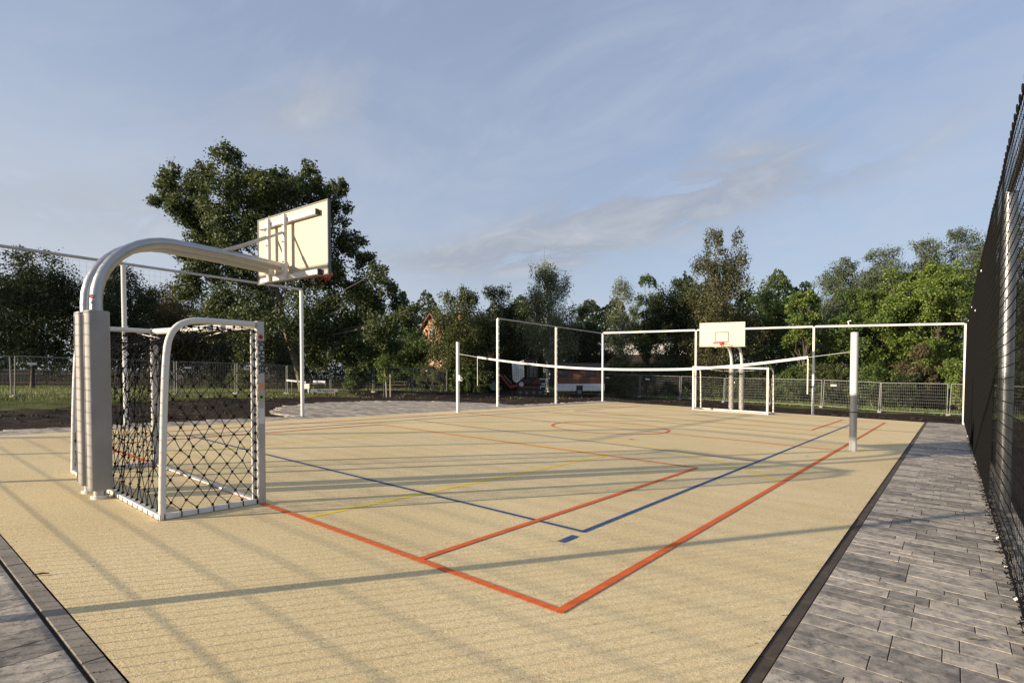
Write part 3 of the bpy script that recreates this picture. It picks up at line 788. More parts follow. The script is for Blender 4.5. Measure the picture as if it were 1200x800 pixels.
# left, near section with netting
ft = thing('ball_stop_fence', (-15.4, 4.3, G(-15.4, 4.3)), 'tall white-posted ball stop fence with fine grey netting, behind the near goal', 'fence', 'ball stop fences')
for y in (-4.9, -.3, 4.28, 8.84): fpost(ft, -15.4, y, 3.82, .09, M['white'], .22, .0, 1)
mb = MB(); mb.tube([(-15.4, -4.9, G(-15.4, -4.9)+3.84), (-15.4, 8.84, G(-15.4, 8.84)+3.84)], .034, 8); mb.build('top_rail', M['alum'], ft, True)
mb = MB()
net_panel(mb, lambda u, v: (-15.4, -4.9+13.7*u, G(-15.4, -4.9+13.7*u)+.03+3.74*v), 110, 30, .0014, 0, False)
mb.build('netting', M['cord'], ft, kind='stuff')
# left, far section
ft = thing('ball_stop_fence', (-15.36, 22.5, G(-15.36, 22.5)), 'three white posts with a thin top rail, beyond the gap on the left', 'fence', 'ball stop fences')
for y in (17.97, 22.45): fpost(ft, -15.36, y, 3.80, .10, M['white'], .3, 1, 0)
mb = MB(); mb.tube([(-15.36, 17.97, G(-15.36, 17.97)+3.81), (-15.30, 26.9, G(-15.3, 26.9)+3.81)], .028, 6); mb.build('top_rail', M['alum'], ft, True)
mb = MB(); net_panel(mb, lambda u, v: (-15.36, 17.97+8.9*u, G(-15.36, 17.97+8.9*u)+.03+3.74*v), 74, 31, .0018, 0, False)
mb.build('netting', M['cord'], ft, kind='stuff')
# back
ft = thing('ball_stop_fence', (-7.5, 28.0, G(-7.5, 28)), 'white-railed ball stop fence along the far end, behind the distant goal', 'fence', 'ball stop fences')
BP = [(-15.3, 27.0, 3.83), (-10.15, 27.4, 3.90), (-4.97, 28.2, 4.0), (.40, 28.9, 4.03)]
tp = []
for x, y, H in BP:
    g0 = G(x, y); mb = MB(); mb.cham((x, y, g0+H/2-.05), (.095, .095, H+.1), .015); mb.build('post', M['white'], ft); tp.append((x, y, g0+H))
for a, b in zip(tp, tp[1:]):
    mb = MB(); mb.beam(Vector(a)+Vector((.05, 0, 0)), Vector(b)-Vector((.05, 0, 0)), .075, .085); mb.build('top_rail', M['white'], ft)
    mb = MB(); net_panel(mb, lambda u, v: (a[0]+(b[0]-a[0])*u, a[1]+(b[1]-a[1])*u, G(a[0]+(b[0]-a[0])*u, a[1])+.04+(3.85)*v), 42, 31, .0016, 0, False); mb.build('netting', M['cord'], ft, kind='stuff')
# tie-down on the rail
mb = MB(); mb.tube([(-3.62, 28.4, 3.92), (-3.66, 28.4, 4.08), (-3.54, 28.4, 4.10)], .03, 5); mb.build('rope_knot', M['wcord'], ft)
# near end, behind the photographer
ft = thing('ball_stop_fence', (-4.97, -.6, G(-4.97, -.6)), 'ball stop fence post row at the near end whose post throws the long shadow', 'fence', 'ball stop fences')
for x in (-15.3, -10.1, -4.97): 
    g0 = G(x, -.45); mb = MB(); mb.tube([(x, -.45, g0-.05), (x, -.45, g0+4)], .055, 12); mb.build('post', M['alum'], ft, True)
mb = MB(); mb.tube([(-15.3, -.45, G(-15.3, -.45)+4), (.44, -.45, G(.44, -.45)+4)], .035, 8); mb.build('top_rail', M['alum'], ft, True)
mb = MB(); net_panel(mb, lambda u, v: (-15.3+15.74*u, -.45, G(-15.3+15.74*u, -.45)+.04+3.9*v), 131, 32, .0042, 0, False); mb.build('netting', M['gcord'], ft, kind='stuff')
# right, black netting close by
RXF = .46
ft = thing('ball_stop_fence', (RXF, 9.1, G(RXF, 9.1)), 'tall black knotted ball stop net on round silver posts beside the grey path', 'fence', 'ball stop fences')
for y in (-1.2, 3.9, 9.1, 14.3, 19.5, 24.6):
    g0 = G(RXF, y); mb = MB(); mb.tube([(RXF+.06, y, g0-.05), (RXF+.06, y, g0+3.92)], .075, 24); p = mb.build('post', M['alu'], ft, True)
    mb = MB(); mb.tube([(RXF+.06, y, g0+3.92), (RXF+.06, y, g0+3.935)], .077, 20); mb.build('cap', M['alum'], p)
mb = MB(); q0, q1 = 3.9, 28.6
mb.tube([(RXF+.06, -1.2, G(RXF, -1.2)+3.95), (RXF+.06, q1, G(RXF, q1)+3.95)], .034, 8); mb.build('top_rail', M['dgrey'], ft, True)
NYN = 226; NZN = 35; NS, NE = 3.95, 28.75
def RN(i, j):
    y = NS+(NE-NS)*i/NYN; v = j/NZN
    w = .003*math.sin(y*1.9+v*3)+.0015*math.sin(y*5.1+v*7)
    sc = .030*abs(math.sin(y*PI/.45))*max(0, 1-6*v)
    return Vector((RXF-.062+.030*v+w, y+.01*math.sin(j*1.3), G(RXF, y)+.03+sc+4.02*v+.006*math.sin(y*2.3)*(1-v)))
mb = MB()
for i in range(NYN+1):
    mb.tube([RN(i, j) for j in range(NZN+1)] if i < 40 else [RN(i, j) for j in (0, 1, 2, 4, 8, 14, 20, 28, NZN)], .0024+.0026*min(1, max(0, (i-45)/40)), 3, False)
for j in range(NZN+1): mb.tube([RN(i, j) for i in range(NYN+1)], [.0030+.0012*min(1, i/60) for i in range(NYN+1)], 3, False)
for i in range(0, 110):
    for j in range(NZN+1): mb.octa(RN(i, j), .0072)
mb.build('netting', M['cord'], ft, kind='stuff')
for nm, j, rr_ in (('upper_edge_rope', NZN, .010), ('lower_edge_rope', 0, .009)):
    mb = MB(); mb.tube([RN(i, j) for i in range(NYN+1)], rr_, 6); mb.build(nm, M['cord'], ft)
mb = MB()
for i in range(0, NYN, 2):     # rings tying the net to the rail
    c0 = RN(i, NZN)+Vector((-.005, 0, .045)); n = 8
    if i < 120: mb.tube([c0+Vector((.0, .030*math.cos(2*PI*k/n), .034*math.sin(2*PI*k/n))) for k in range(n+1)], .0075, 4, False)
mb.build('ring_ties', M['cord'], ft, kind='stuff')
mb = MB()
for i in list(range(0, 150))+list(range(0, 90)):        # slack loops lying at the foot
    c0 = RN(i, 0)+Vector((random.uniform(-.03, .03), random.uniform(-.03, .03), -.005)); n = 7
    a = random.uniform(.014, .030)
    mb.tube([c0+Vector((a*math.cos(2*PI*k/n+i)*.9+.02*math.sin(i*1.7), a*math.sin(2*PI*k/n+i), .010*math.sin(4*PI*k/n+i))) for k in range(n)], .0042, 3, False)
mb.build('slack_loops', M['cord'], ft, kind='stuff')
for y in (5.3, 6.2, 7.3, 8.8, 12.1, 14.0, 17.0, 21.0, 26.5):
    mb = MB(); g0 = G(RXF, y); mb.tube([(RXF-.085, y, g0+.022), (RXF-.05, y+.012, g0+.045)], .011, 6); mb.build('white_tie', M['wcord'], ft)
for y in (13, 16, 19, 23, 27):
    mb = MB(); g0 = G(RXF, y); mb.tube([(RXF-.085, y, g0+3.2+(y % 2)*.4), (RXF-.08, y+.012, g0+3.24+(y % 2)*.4)], .008, 5); mb.build('white_tie', M['wcord'], ft)

# ------------------------------------------------------------------ TEMPORARY SITE FENCE PANELS
_pm = {}
def panel_meshes():
    L, H = 3.46, 2.0
    def me(mb, name, mat):
        m_ = bpy.data.meshes.new(name); m_.from_pydata([tuple(v) for v in mb.v], [], mb.f); m_.materials.append(mat); return m_
    a = MB(); a.tube([(0, 0, .08), (0, 0, H)], .030, 8); _pm['upright'] = me(a, 'upright', M['galv'])
    a = MB(); a.tube([(0, 0, H-.02), (L, 0, H-.02)], .025, 6); _pm['top_tube'] = me(a, 'top_tube', M['galv'])
    a = MB(); a.tube([(0, 0, .15), (L, 0, .15)], .021, 6); _pm['bottom_tube'] = me(a, 'bottom_tube', M['galv'])
    a = MB()
    for k in range(1, 34): a.tube([(L*k/34, 0, .15), (L*k/34, 0, H-.03)], .0035, 3, False)
    for k in range(1, 9): a.tube([(0, 0, .15+(H-.18)*k/9), (L, 0, .15+(H-.18)*k/9)], .0035, 3, False)
    _pm['wire_mesh'] = me(a, 'wire_mesh', M['galv'])
    a = MB(); a.cham((0, 0, .07), (.24, .62, .14), .03); _pm['foot_block'] = me(a, 'foot_block', M['conc'])
    a = MB(); a.box((.62, -.012, H-.36), (.36, .006, .10)); _pm['name_plate'] = me(a, 'name_plate', M['wwall'])
panel_meshes()
def panel(p, q, label, plate):
    z0, z1 = T(*p), T(*q)
    t = thing('site_fence_panel', (p[0], p[1], z0), label, 'fence panel', 'temporary mesh fence panels')
    t.rotation_euler = (0, -math.atan2(z1-z0, math.hypot(q[0]-p[0], q[1]-p[1])), math.atan2(q[1]-p[1], q[0]-p[0]))
    L = 3.46
    for nm, x in (('upright', 0), ('upright', L), ('top_tube', 0), ('bottom_tube', 0), ('wire_mesh', 0), ('foot_block', -.02)) + ((('name_plate', 0),) if plate else ()):
        o = bpy.data.objects.new(nm, _pm[nm]); COL.objects.link(o); o.parent = t; o.location = (x, 0, 0)
        if nm == 'wire_mesh': o['kind'] = 'stuff'
def chain(P, labels, plates):
    i = 0; pos = Vector((*P[0], 0)); seg = 0
    while i < len(labels) and seg < len(P)-1:
        tgt = Vector((*P[seg+1], 0)); d = tgt-pos
        if d.length < 2.0: seg += 1; continue
        q = pos+d.normalized()*3.46
        panel((pos.x, pos.y), (q.x, q.y), labels[i], plates[i]); pos = q+d.normalized()*.12; i += 1
chain([(-34.3, -2.0), (-34.55, 5.3), (-36.07, 23.5), (-34.5, 34.0)],
      ['mesh fence panel at the extreme left edge over the grass', 'mesh fence panel left of the padded columns, its post meeting another at a slant',
       'mesh fence panel before dark palings, just left of the padded columns', 'mesh fence panel seen through the net of the near goal',
       'mesh fence panel behind the side net of the near goal', 'mesh fence panel right of the leaning tree trunk',
       'mesh fence panel behind the white roll and grey board', 'mesh fence panel beside the staked young tree', 'mesh fence panel in front of the two standing people',
       'last mesh fence panel on the grass side, left of the olive bushes'][:10], [1, 1, 1, 0, 1, 1, 0, 0, 0, 0])
chain([F2(703, 49.2), F2(770, 47.5), F2(860, 43.5), F2(971, 38.5), F2(1053, 35.2), F2(1200, 31)],
      ['mesh fence panel directly right of the wooden site wagon', 'second mesh fence panel to the right of the wooden wagon', 'mesh fence panel left of the distant football goal',
       'mesh fence panel seen through the left half of the far goal', 'mesh fence panel behind the two padded far columns', 'mesh fence panel right of the far goal, with a white plate',
       'mesh fence panel behind the silver volleyball post', 'mesh fence panel left of the path end', 'mesh fence panel beyond the end of the grey path',
       'mesh fence panel behind the black ball stop net'], [1, 1, 0, 1, 0, 1, 0, 0, 1, 0])

# ------------------------------------------------------------------ TREES
def leaf_quads(C, size, flat=.0, squash=1.0):
    """C (N,3) centres -> rhombus leaves"""
    N = len(C); d = rng.normal(size=(N, 3)); d /= np.linalg.norm(d, axis=1)[:, None]
    e = rng.normal(size=(N, 3)); e[:, 2] += flat; e -= d*(e*d).sum(1)[:, None]; e /= np.linalg.norm(e, axis=1)[:, None]
    s = size*rng.uniform(.6, 1.25, (N, 1))
    a = C-d*s*.5; b = C+e*s*.30; c = C+d*s*.5; f = C-e*s*.30
    nrm = np.cross(d, e); b = b+nrm*s*.1; f = f+nrm*s*.1
    return np.stack([a, b, c, f], 1).reshape(-1, 3)
def tree(name, label, cat, bx, by, lobes, mat, bark, trunk_r, leafsize, nleaf, droop=0., lean=None, group=None, clump=.42, ntw=9):
    """lobes: (x,y,z,r) world"""
    bz = T(bx, by); t = thing(name, (bx, by, bz-.1), label, cat, group)
    L = np.array(lobes, dtype=float)
    vol = L[:, 3]**2; vol = vol/vol.sum(); cl = []; tw = MB(); ztop = L[:, 2].max(); zlow = L[:, 2].min()
    # trunk
    cxy = L[:, :2].mean(0)
    if lean is None: lean = (cxy[0]-bx, cxy[1]-by)
    zt = bz + (ztop-bz)*.72
    tr = [Vector((bx+lean[0]*k**1.2+.12*math.sin(k*9+bx), by+lean[1]*k**1.2+.1*math.sin(k*7+by), bz-.1+(zt-bz)*k)) for k in (0, .12, .25, .4, .55, .7, .85, 1)]
    tw.tube(tr, [trunk_r*q for q in (1.25, 1, .9, .8, .66, .5, .36, .2)], 9)
    for (x, y, z, r) in lobes:
        p = Vector((x, y, z)); k = min(.95, max(.32 if nleaf > 90000 else .22, (z-bz)/(zt-bz)*.62)); i = k*7; a = int(i); q = tr[a].lerp(tr[min(a+1, 7)], i-a)
        md = q.lerp(p, .5)+Vector((random.gauss(0, .25), random.gauss(0, .25), random.gauss(.1, .2)))
        rr = trunk_r*(.32 if nleaf < 90000 else .24)*(1.1-k*.6)
        tw.tube([q, md, p], [rr, rr*.62, rr*.3], 5, False)
        for m_ in range(ntw):
            dd = Vector((random.gauss(0, 1), random.gauss(0, 1), random.gauss(0, .9))).normalized()*r*random.uniform(.35, .92)
            c = p+dd; cl.append((c.x, c.y, c.z, r))
            if m_ % 2 == 0: tw.tube([p, p+dd*.5+Vector((0, 0, .05)), c], [rr*.28, rr*.18, .012], 3, False)
    tw.build('trunk', bark, t, True)
    cl = np.array(cl); w = cl[:, 3]**1.5; w /= w.sum(); idx = rng.choice(len(cl), nleaf, p=w)
    g = rng.normal(size=(nleaf, 3)); g /= np.maximum(.001, np.linalg.norm(g, axis=1))[:, None]; g *= rng.uniform(0, 1, (nleaf, 1))**.55; g *= np.where(rng.uniform(0, 1, (nleaf, 1)) < .22, 1.6, 1.0)
    s = clump*np.clip(cl[idx, 3], .5, 2.2)[:, None]
    C = cl[idx, :3]+g*s*np.array([[1, 1, .8+droop*.8]])
    if droop: C[:, 2] -= rng.uniform(0, 1, nleaf)**1.5*droop*1.2
    C[:, 2] = np.maximum(C[:, 2], bz+.05)
    o = arr_mesh('crown', leaf_quads(C, leafsize), 4, mat, t)
    return t
def up(u, v, z):
    x, y = F2(u, z); return x, y, CH + (442.45-v)/636.14*z
def px_lobes(z, L):
    out = []; k = z/636.14
    for u, v, r in L:
        dz = random.uniform(-1, 1)*min(3.0, 1.8+r*k*.6); x, y, h_ = up(u, v, z+dz); x2, y2 = F2(u, z+dz)
        out.append((x2, y2, max(h_, T(x2, y2)+.5), r*k*1.02))
    return out
def auto_lobes(u, hw, vt, vb, z, n, seed, shape='round'):
    """lobes filling a crown between v-top and v-bottom"""
    rnd = random.Random(seed); k = z/636.14; out = []; tries = 0
    n = int(n*1.9); hw = hw*1.12
    while len(out) < n and tries < 4000:
        tries += 1
        a = rnd.uniform(-1, 1); b = rnd.uniform(0, 1); c = rnd.uniform(-1, 1)
        if shape == 'round': wd = math.sqrt(max(0, 1-(b-.40)**2/.38))
        elif shape == 'cone': wd = .25+.85*(1-b)
        elif shape == 'bush': wd = 1.0 if b < .6 else math.sqrt(max(0, 1-((b-.6)/.42)**2))
        else: wd = (.75 if b < .3 else 1.0) if b < .65 else math.sqrt(max(0.02, 1-((b-.65)/.36)**2))
        if math.hypot(a, c) > wd: continue
        r = hw*k*rnd.uniform(.26, .44)
        rp = r/k
        x, y, h_ = up(u+a*(hw-rp*.6), vb+(vt+rp*.9-vb)*b, z+c*hw*k*.9)
        zz = CH+(442.45-(vb+(vt+rp*.9-vb)*b))/636.14*(z+c*hw*k*.9)
        out.append((x, y, zz, r))
    # one leader at the top
    for q in (0, 1, 2):
        uu_ = u+rnd.uniform(-.45, .45)*hw; x, y, _ = up(uu_, vt, z); out.append((x, y, CH+(442.45-vt-8-abs(uu_-u)*.35)/636.14*z, .14*hw*k+.3))
    return out
big = [(188,235,11),(203,207,14),(222,222,18),(240,203,14),(232,245,16),(272,187,17),(266,218,24),(298,214,18),(320,207,13),(330,236,26),(366,203,13),(372,240,22),(400,222,11),(398,252,18),(412,282,18),
       (255,258,26),(300,262,34),(350,286,36),(243,296,22),(275,322,30),(322,332,38),(382,318,32),(430,305,13),(443,320,13),(428,345,24),(468,354,13),(484,361,6),(402,366,34),(448,382,24),
       (352,378,36),(295,372,30),(255,356,22),(226,338,18),(300,402,24),(372,412,24),(425,410,24),(455,408,18),(335,300,30),(280,290,26),(236,228,13),(410,330,24),(345,225,18),(245,378,20),(395,400,26),(232,262,20),(248,280,22),(222,298,16),(238,318,20),(285,240,20),(310,238,18),(385,280,26),(455,338,14),(478,372,14),(440,365,20),(200,222,14),(213,238,15),(343,214,15),(356,222,16),(372,220,13),(320,224,20),(225,250,18),(385,232,16)]
bx, by = F2(354, 39.5)
tree('tree', 'large broad leafy tree with a pale leaning trunk, behind the near basketball board', 'tree', bx, by, px_lobes(39, big), LM['oak'], M['palebark'], .27, .21, 120000, .15, lean=(-2.3, -2.0), clump=.40, ntw=17)
TR = [  # u, half width, top v, bottom v, depth, lobes, species, leaves, shape, droop, label
 (-45, 62, 283, 430, 46, 26, 'dark', 16000, 'full', .1, 'dark broad tree partly cut by the left edge of the view'),
 (40, 54, 287, 430, 50, 30, 'dark', 24000, 'full', .1, 'dark rounded tree whose top meets the fence rail at far left'),
 (142, 46, 304, 430, 52, 26, 'dark', 20000, 'full', .1, 'dark tree directly left of the bent basketball tubes'),
 (205, 48, 330, 430, 57, 24, 'autumn', 18000, 'full', .1, 'tree with rust-tinged leaves seen under the bent tubes'),
 (268, 46, 345, 440, 60, 20, 'dark', 14000, 'full', .1, 'low dark tree behind the near goal and left of the large tree'),
 (345, 50, 380, 442, 62, 20, 'dark', 12000, 'full', .1, 'dark tree low behind the leaning trunk'),
 (440, 46, 378, 440, 62, 20, 'dark', 12000, 'full', .1, 'dark tree low behind the right side of the large tree'),
 (480, 26, 378, 445, 56, 16, 'mid', 9000, 'full', .1, 'small green tree left of the brick gable'),
 (542, 38, 333, 462, 52, 30, 'olive', 26000, 'bush', .5, 'olive bushy tree directly right of the brick gable'),
 (583, 34, 331, 458, 55, 26, 'dark', 20000, 'bush', .4, 'dark green tree behind the tall white post with a thin rail'),
 (612, 26, 348, 455, 54, 20, 'olive', 13000, 'round', .9, 'olive weeping tree above the excavator cab'),
 (643, 33, 304, 440, 50, 26, 'birch', 15000, 'round', 1.0, 'pale birch with a white trunk beside the wooden wagon'),
 (690, 26, 352, 452, 58, 22, 'dark', 15000, 'bush', .2, 'dark tree rising behind the wooden wagon'),
 (727, 25, 323, 440, 57, 20, 'birch', 9500, 'round', .9, 'thin pale birch rising over the left end of the far rail'),
 (757, 22, 318, 440, 60, 18, 'mid', 9500, 'round', .3, 'slim green tree next to the thin pale birch'),
 (790, 34, 322, 458, 55, 28, 'dark', 20000, 'bush', .2, 'dark tree left of the tallest brownish tree'),
 (846, 44, 264, 450, 50, 42, 'brown', 30000, 'round', .6, 'tallest brownish tree, above the distant backboard'),
 (905, 34, 322, 458, 56, 26, 'mid', 20000, 'bush', .1, 'mid green tree just right of the distant backboard'),
 (940, 25, 338, 462, 48, 22, 'lime', 14000, 'bush', .1, 'bright yellow-green small tree over the right end of the volleyball net'),
 (983, 40, 302, 430, 62, 28, 'grey', 20000, 'full', .1, 'grey-green rounded tree at the left end of the tall back row'),
 (1035, 40, 286, 430, 62, 28, 'grey', 18000, 'full', .1, 'grey-green tree second in the tall back row'),
 (1085, 40, 277, 430, 62, 28, 'grey', 18000, 'full', .1, 'grey-green tree in the middle of the tall back row'),
 (1135, 40, 262, 430, 62, 28, 'grey', 18000, 'full', .1, 'grey-green tree just left of the black net, highest in view'),
 (1192, 46, 244, 430, 60, 26, 'grey', 14000, 'full', .1, 'grey-green tree seen through the black net'),
 (1255, 50, 240, 440, 56, 22, 'dark', 9000, 'full', .1, 'dark tree beyond the right edge behind the black net'),
 (1000, 38, 332, 468, 49, 30, 'mid', 22000, 'bush', .1, 'green tree directly behind the silver volleyball post'),
 (1048, 36, 312, 470, 48, 30, 'lime', 23000, 'bush', .1, 'yellow-green tree right of the silver volleyball post'),
 (1103, 38, 304, 470, 46, 30, 'lime', 23000, 'bush', .1, 'yellow-green tree over the end of the grey path'),
 (1155, 38, 302, 470, 45, 26, 'mid', 18000, 'bush', .1, 'green tree half hidden by the left edge of the black net'),
 (1220, 46, 300, 470, 42, 22, 'dark', 12000, 'bush', .1, 'dark bushy tree close behind the black net'),
 (1078, 26, 402, 470, 42, 16, 'russet', 9000, 'bush', .1, 'reddish brown bush below the yellow-green trees'),
]
for i, (u, hw, vt, vb, z, n, sp, nl, shp, dr, lab) in enumerate(TR):
    x, y = F2(u, z)
    bk = M['birchbark'] if sp == 'birch' else M['bark']
    bush = lab.endswith('trees') and 'bush' in lab
    tree('bush' if bush else 'tree', lab, 'bush' if bush else 'tree', x, y, auto_lobes(u, hw, vt, vb, z, n, 100+i, shp), LM[sp], bk,
         .13 if sp == 'birch' else .17, .16 if sp == 'birch' else .20, int(nl*1.6), dr, group='trees around the court', clump=.44 if shp != 'round' else .38)
# shrubs behind the far site fence
SH = [(715, 20, 425, 52, 'dark', 'dark shrub behind the fence panel next to the wagon'), (735, 30, 417, 50, 'olive', 'olive shrub below the left end of the white wall glimpse'), (780, 30, 416, 50, 'dark', 'dark shrub below the right end of the white wall glimpse'), (800, 24, 424, 50, 'mid', 'green shrub left of the distant goal'),
      (845, 26, 422, 48, 'olive', 'olive shrub framed by the distant goal'), (890, 24, 420, 46, 'dark', 'dark shrub right of the far padded columns'), (930, 24, 426, 44, 'mid', 'green shrub under the end of the volleyball net'),
      (975, 26, 420, 43, 'olive', 'olive shrub left of the silver volleyball post'), (1022, 24, 424, 41, 'mid', 'green shrub right of the silver volleyball post'),
      (1122, 24, 415, 39, 'lime', 'yellow-green shrub by the black net beyond the path'), (1060, 22, 436, 39, 'dark', 'dark low shrub behind the fence at the path end'), (1175, 30, 400, 38, 'dark', 'dark shrub seen through the black net'),
      (505, 18, 425, 50, 'olive', 'low olive shrub right of the two people'), (548, 22, 425, 50, 'mid', 'green shrub left of the tall white post'), (570, 16, 432, 49, 'olive', 'small olive shrub left of the excavator'),
      (418, 14, 425, 44, 'mid', 'small bright shrub between the grey board and the stakes'), (285, 26, 425, 47, 'olive', 'olive shrub seen through the near goal net')]
for i, (u, hw, vt, z, sp, lab) in enumerate(SH):
    x, y = F2(u, z); g_ = T(x, y); vb = 442.45+(CH-g_-.3)/z*636.14
    tree('shrub', lab, 'shrub', x, y, auto_lobes(u, hw, vt, vb, z, 14, 300+i, 'bush'), LM[sp], M['bark'], .06, .15, 9000, .1, group='shrubs near the fences', clump=.36)
# far wood that closes the view
C = []
for u0, u1, z, vt, n in ((-420, 500, 78, 362, 46000), (500, 800, 84, 366, 26000), (800, 1500, 78, 338, 46000)):
    uu = rng.uniform(u0, u1, n); jj = np.sin(uu*.06)*14+np.sin(uu*.17+1)*9
    hh = rng.uniform(0, 1, n)**.8; zz = z+rng.uniform(-4, 4, n)
    vtop = vt+jj; vb = 452
    xx, yy = F2(uu, zz); hz = CH+(442.45-(vb+(vtop-vb)*hh))/636.14*zz
    C.append(np.stack([xx, yy, hz], 1))
C = np.concatenate(C); o = arr_mesh('far_wood', leaf_quads(C, .6), 4, LM['dark']); o['kind'] = 'stuff'
tag(o, 'dark continuous wood closing the view behind all the trees', 'wood')
# grass blades and weeds
N = 60000; uu = rng.uniform(-30, 720, N); zz = 25+rng.uniform(0, 1, N)**1.5*55
keep = []; 
for u, z in zip(uu, zz):
    x, y = F2(u, z); d = rdist(x, y)
    if (d > 9.6+1.5*vn(x*.7, y*.7) and (y < 22 or d > 21)) or (d > 4.5 and vn(x*.9+5, y*.9) > .78): keep.append((x, y, T(x, y)))
K = np.array(keep, dtype=float); n = len(K); a = rng.uniform(0, 2*PI, n); w = rng.uniform(.01, .03, n); h_ = rng.uniform(.05, .2, n)
l = rng.normal(0, .06, (n, 2))
P0 = K+np.stack([-np.cos(a)*w, -np.sin(a)*w, 0*a-.02], 1); P1 = K+np.stack([np.cos(a)*w, np.sin(a)*w, 0*a-.02], 1); P2 = K+np.stack([l[:, 0], l[:, 1], h_], 1)
o = arr_mesh('grass', np.stack([P0, P1, P2], 1).reshape(-1, 3), 3, LM['grass']); o['kind'] = 'stuff'; tag(o, 'sunlit rough grass beyond the dug soil', 'grass')
# weeds along the far site fence
N = 9000; uu = rng.uniform(700, 1250, N); K = []
for u in uu:
    f = (u-700)/500; z = 50-19*f+rng.uniform(-.3, 2.5); x, y = F2(u, z); K.append((x, y, T(x, y)))
K = np.array(K); n = len(K); a = rng.uniform(0, 2*PI, n); w = rng.uniform(.015, .04, n); h_ = rng.uniform(.08, .35, n); l = rng.normal(0, .08, (n, 2))
P0 = K+np.stack([-np.cos(a)*w, -np.sin(a)*w, 0*a-.02], 1); P1 = K+np.stack([np.cos(a)*w, np.sin(a)*w, 0*a-.02], 1); P2 = K+np.stack([l[:, 0], l[:, 1], h_], 1)
o = arr_mesh('weeds', np.stack([P0, P1, P2], 1).reshape(-1, 3), 3, LM['lime']); o['kind'] = 'stuff'; tag(o, 'tufts of weeds at the foot of the far site fence', 'weeds')
# clods of earth
mb = MB()
for i in range(2600):
    r_ = random.random()
    if r_ < .6: x, y = random.uniform(-26, -15.9), random.uniform(.5, 34)
    elif r_ < .9: x, y = random.uniform(-20, 3), random.uniform(27.7, 35)
    else: x, y = random.uniform(.8, 5), random.uniform(4, 28)
    d = rdist(x, y)
    if d < .2: continue
    s_ = random.uniform(.02, .075)*(1 if random.random() < .93 else 2.0); z = T(x, y); q = Matrix.Rotation(random.uniform(0, 6), 3, 'Z') @ Matrix.Rotation(random.uniform(0, 6), 3, 'X')
    vs = [q @ Vector((a*s_*random.uniform(.6, 1.2), b*s_*random.uniform(.6, 1.2), c*s_*.8)) + Vector((x, y, z)) for a, b, c in ((1, 0, 0), (-1, 0, 0), (0, 1, 0), (0, -1, 0), (0, 0, 1), (0, 0, -1))]
    mb.add(vs, [(0, 2, 4), (2, 1, 4), (1, 3, 4), (3, 0, 4), (2, 0, 5), (1, 2, 5), (3, 1, 5), (0, 3, 5)])
o = mb.build('earth_clods', M['clod'], None, kind='stuff'); tag(o, 'loose clods of dark earth round the court', 'earth')

# ------------------------------------------------------------------ SITE WAGON
def ori(u, z, ang):
    """object frame: x runs to the right in the view at angle ang"""
    x, y = F2(u, z); return Vector((x, y, T(x, y))), Matrix.Rotation(YAW+ang, 3, 'Z')
def wagon():
    o, R = ori(679, 45.5, 0.10)
    t = thing('site_wagon', o, 'red-brown plank site wagon with a white skirt and one wheel', 'wagon'); 
    def B(mb, c, d): return mb.box(o+R @ Vector(c), d, R)
    L = 4.3
    for k in range(17):
        mb = MB(); w = L/17; B(mb, (-L/2+w*(k+.5), random.uniform(-.006, .006), 1.72), (w-.012, .03, 1.20)); mb.build('plank', M['plank'], t)
    mb = MB(); B(mb, (0, 1.0, 1.55), (L-.04, 1.94, 1.5)); mb.build('body', M['dwood'], t)
    # skirt with a wheel arch
    for a, b in ((-L/2, -.28), (.28, L/2)):
        mb = MB(); B(mb, ((a+b)/2, -.02, .80), (b-a, .05, .60)); mb.build('skirt', M['silver'], t)
    mb = MB(); B(mb, (0, -.02, 1.03), (.55, .05, .14)); mb.build('skirt', M['silver'], t)
    mb = MB(); c = o+R @ Vector((0, .02, .42)); ax = R @ Vector((0, 1, 0)); mb.tube([c-ax*.05, c+ax*.14], .36, 20); wh = mb.build('wheel', M['tyre'], t)
    mb = MB(); mb.tube([c-ax*.065, c-ax*.03], .17, 14); mb.build('rim', M['galv'], wh)
    # roof, low pitch
    mb = MB(); poly = [(-.25, 2.34), (1.0, 2.78), (2.25, 2.34), (2.25, 2.40), (1.0, 2.85), (-.25, 2.40)]
    vs = [o+R @ Vector((xx, yy, zz)) for xx in (-L/2-.15, L/2+.15) for yy, zz in poly]; n = len(poly)
    mb.add(vs, [tuple(range(n)), tuple(reversed(range(n, 2*n)))]+[(k, k+n, (k+1) % n+n, (k+1) % n) for k in range(n)]); mb.build('roof', M['dwood'], t)
    for cx_ in (-1.35, .95):
        mb = MB(); B(mb, (cx_, -.022, 1.98), (.86, .03, .46)); w_ = mb.build('window', M['glass'], t)
        mb = MB(); B(mb, (cx_, -.045, 2.23), (.96, .03, .05)); B(mb, (cx_, -.045, 1.73), (.96, .03, .05)); mb.build('frame', M['dwood'], w_)
    mb = MB(); B(mb, (-L/2-.5, .9, .55), (1.0, .1, .1)); mb.build('drawbar', M['galv'], t)
wagon()
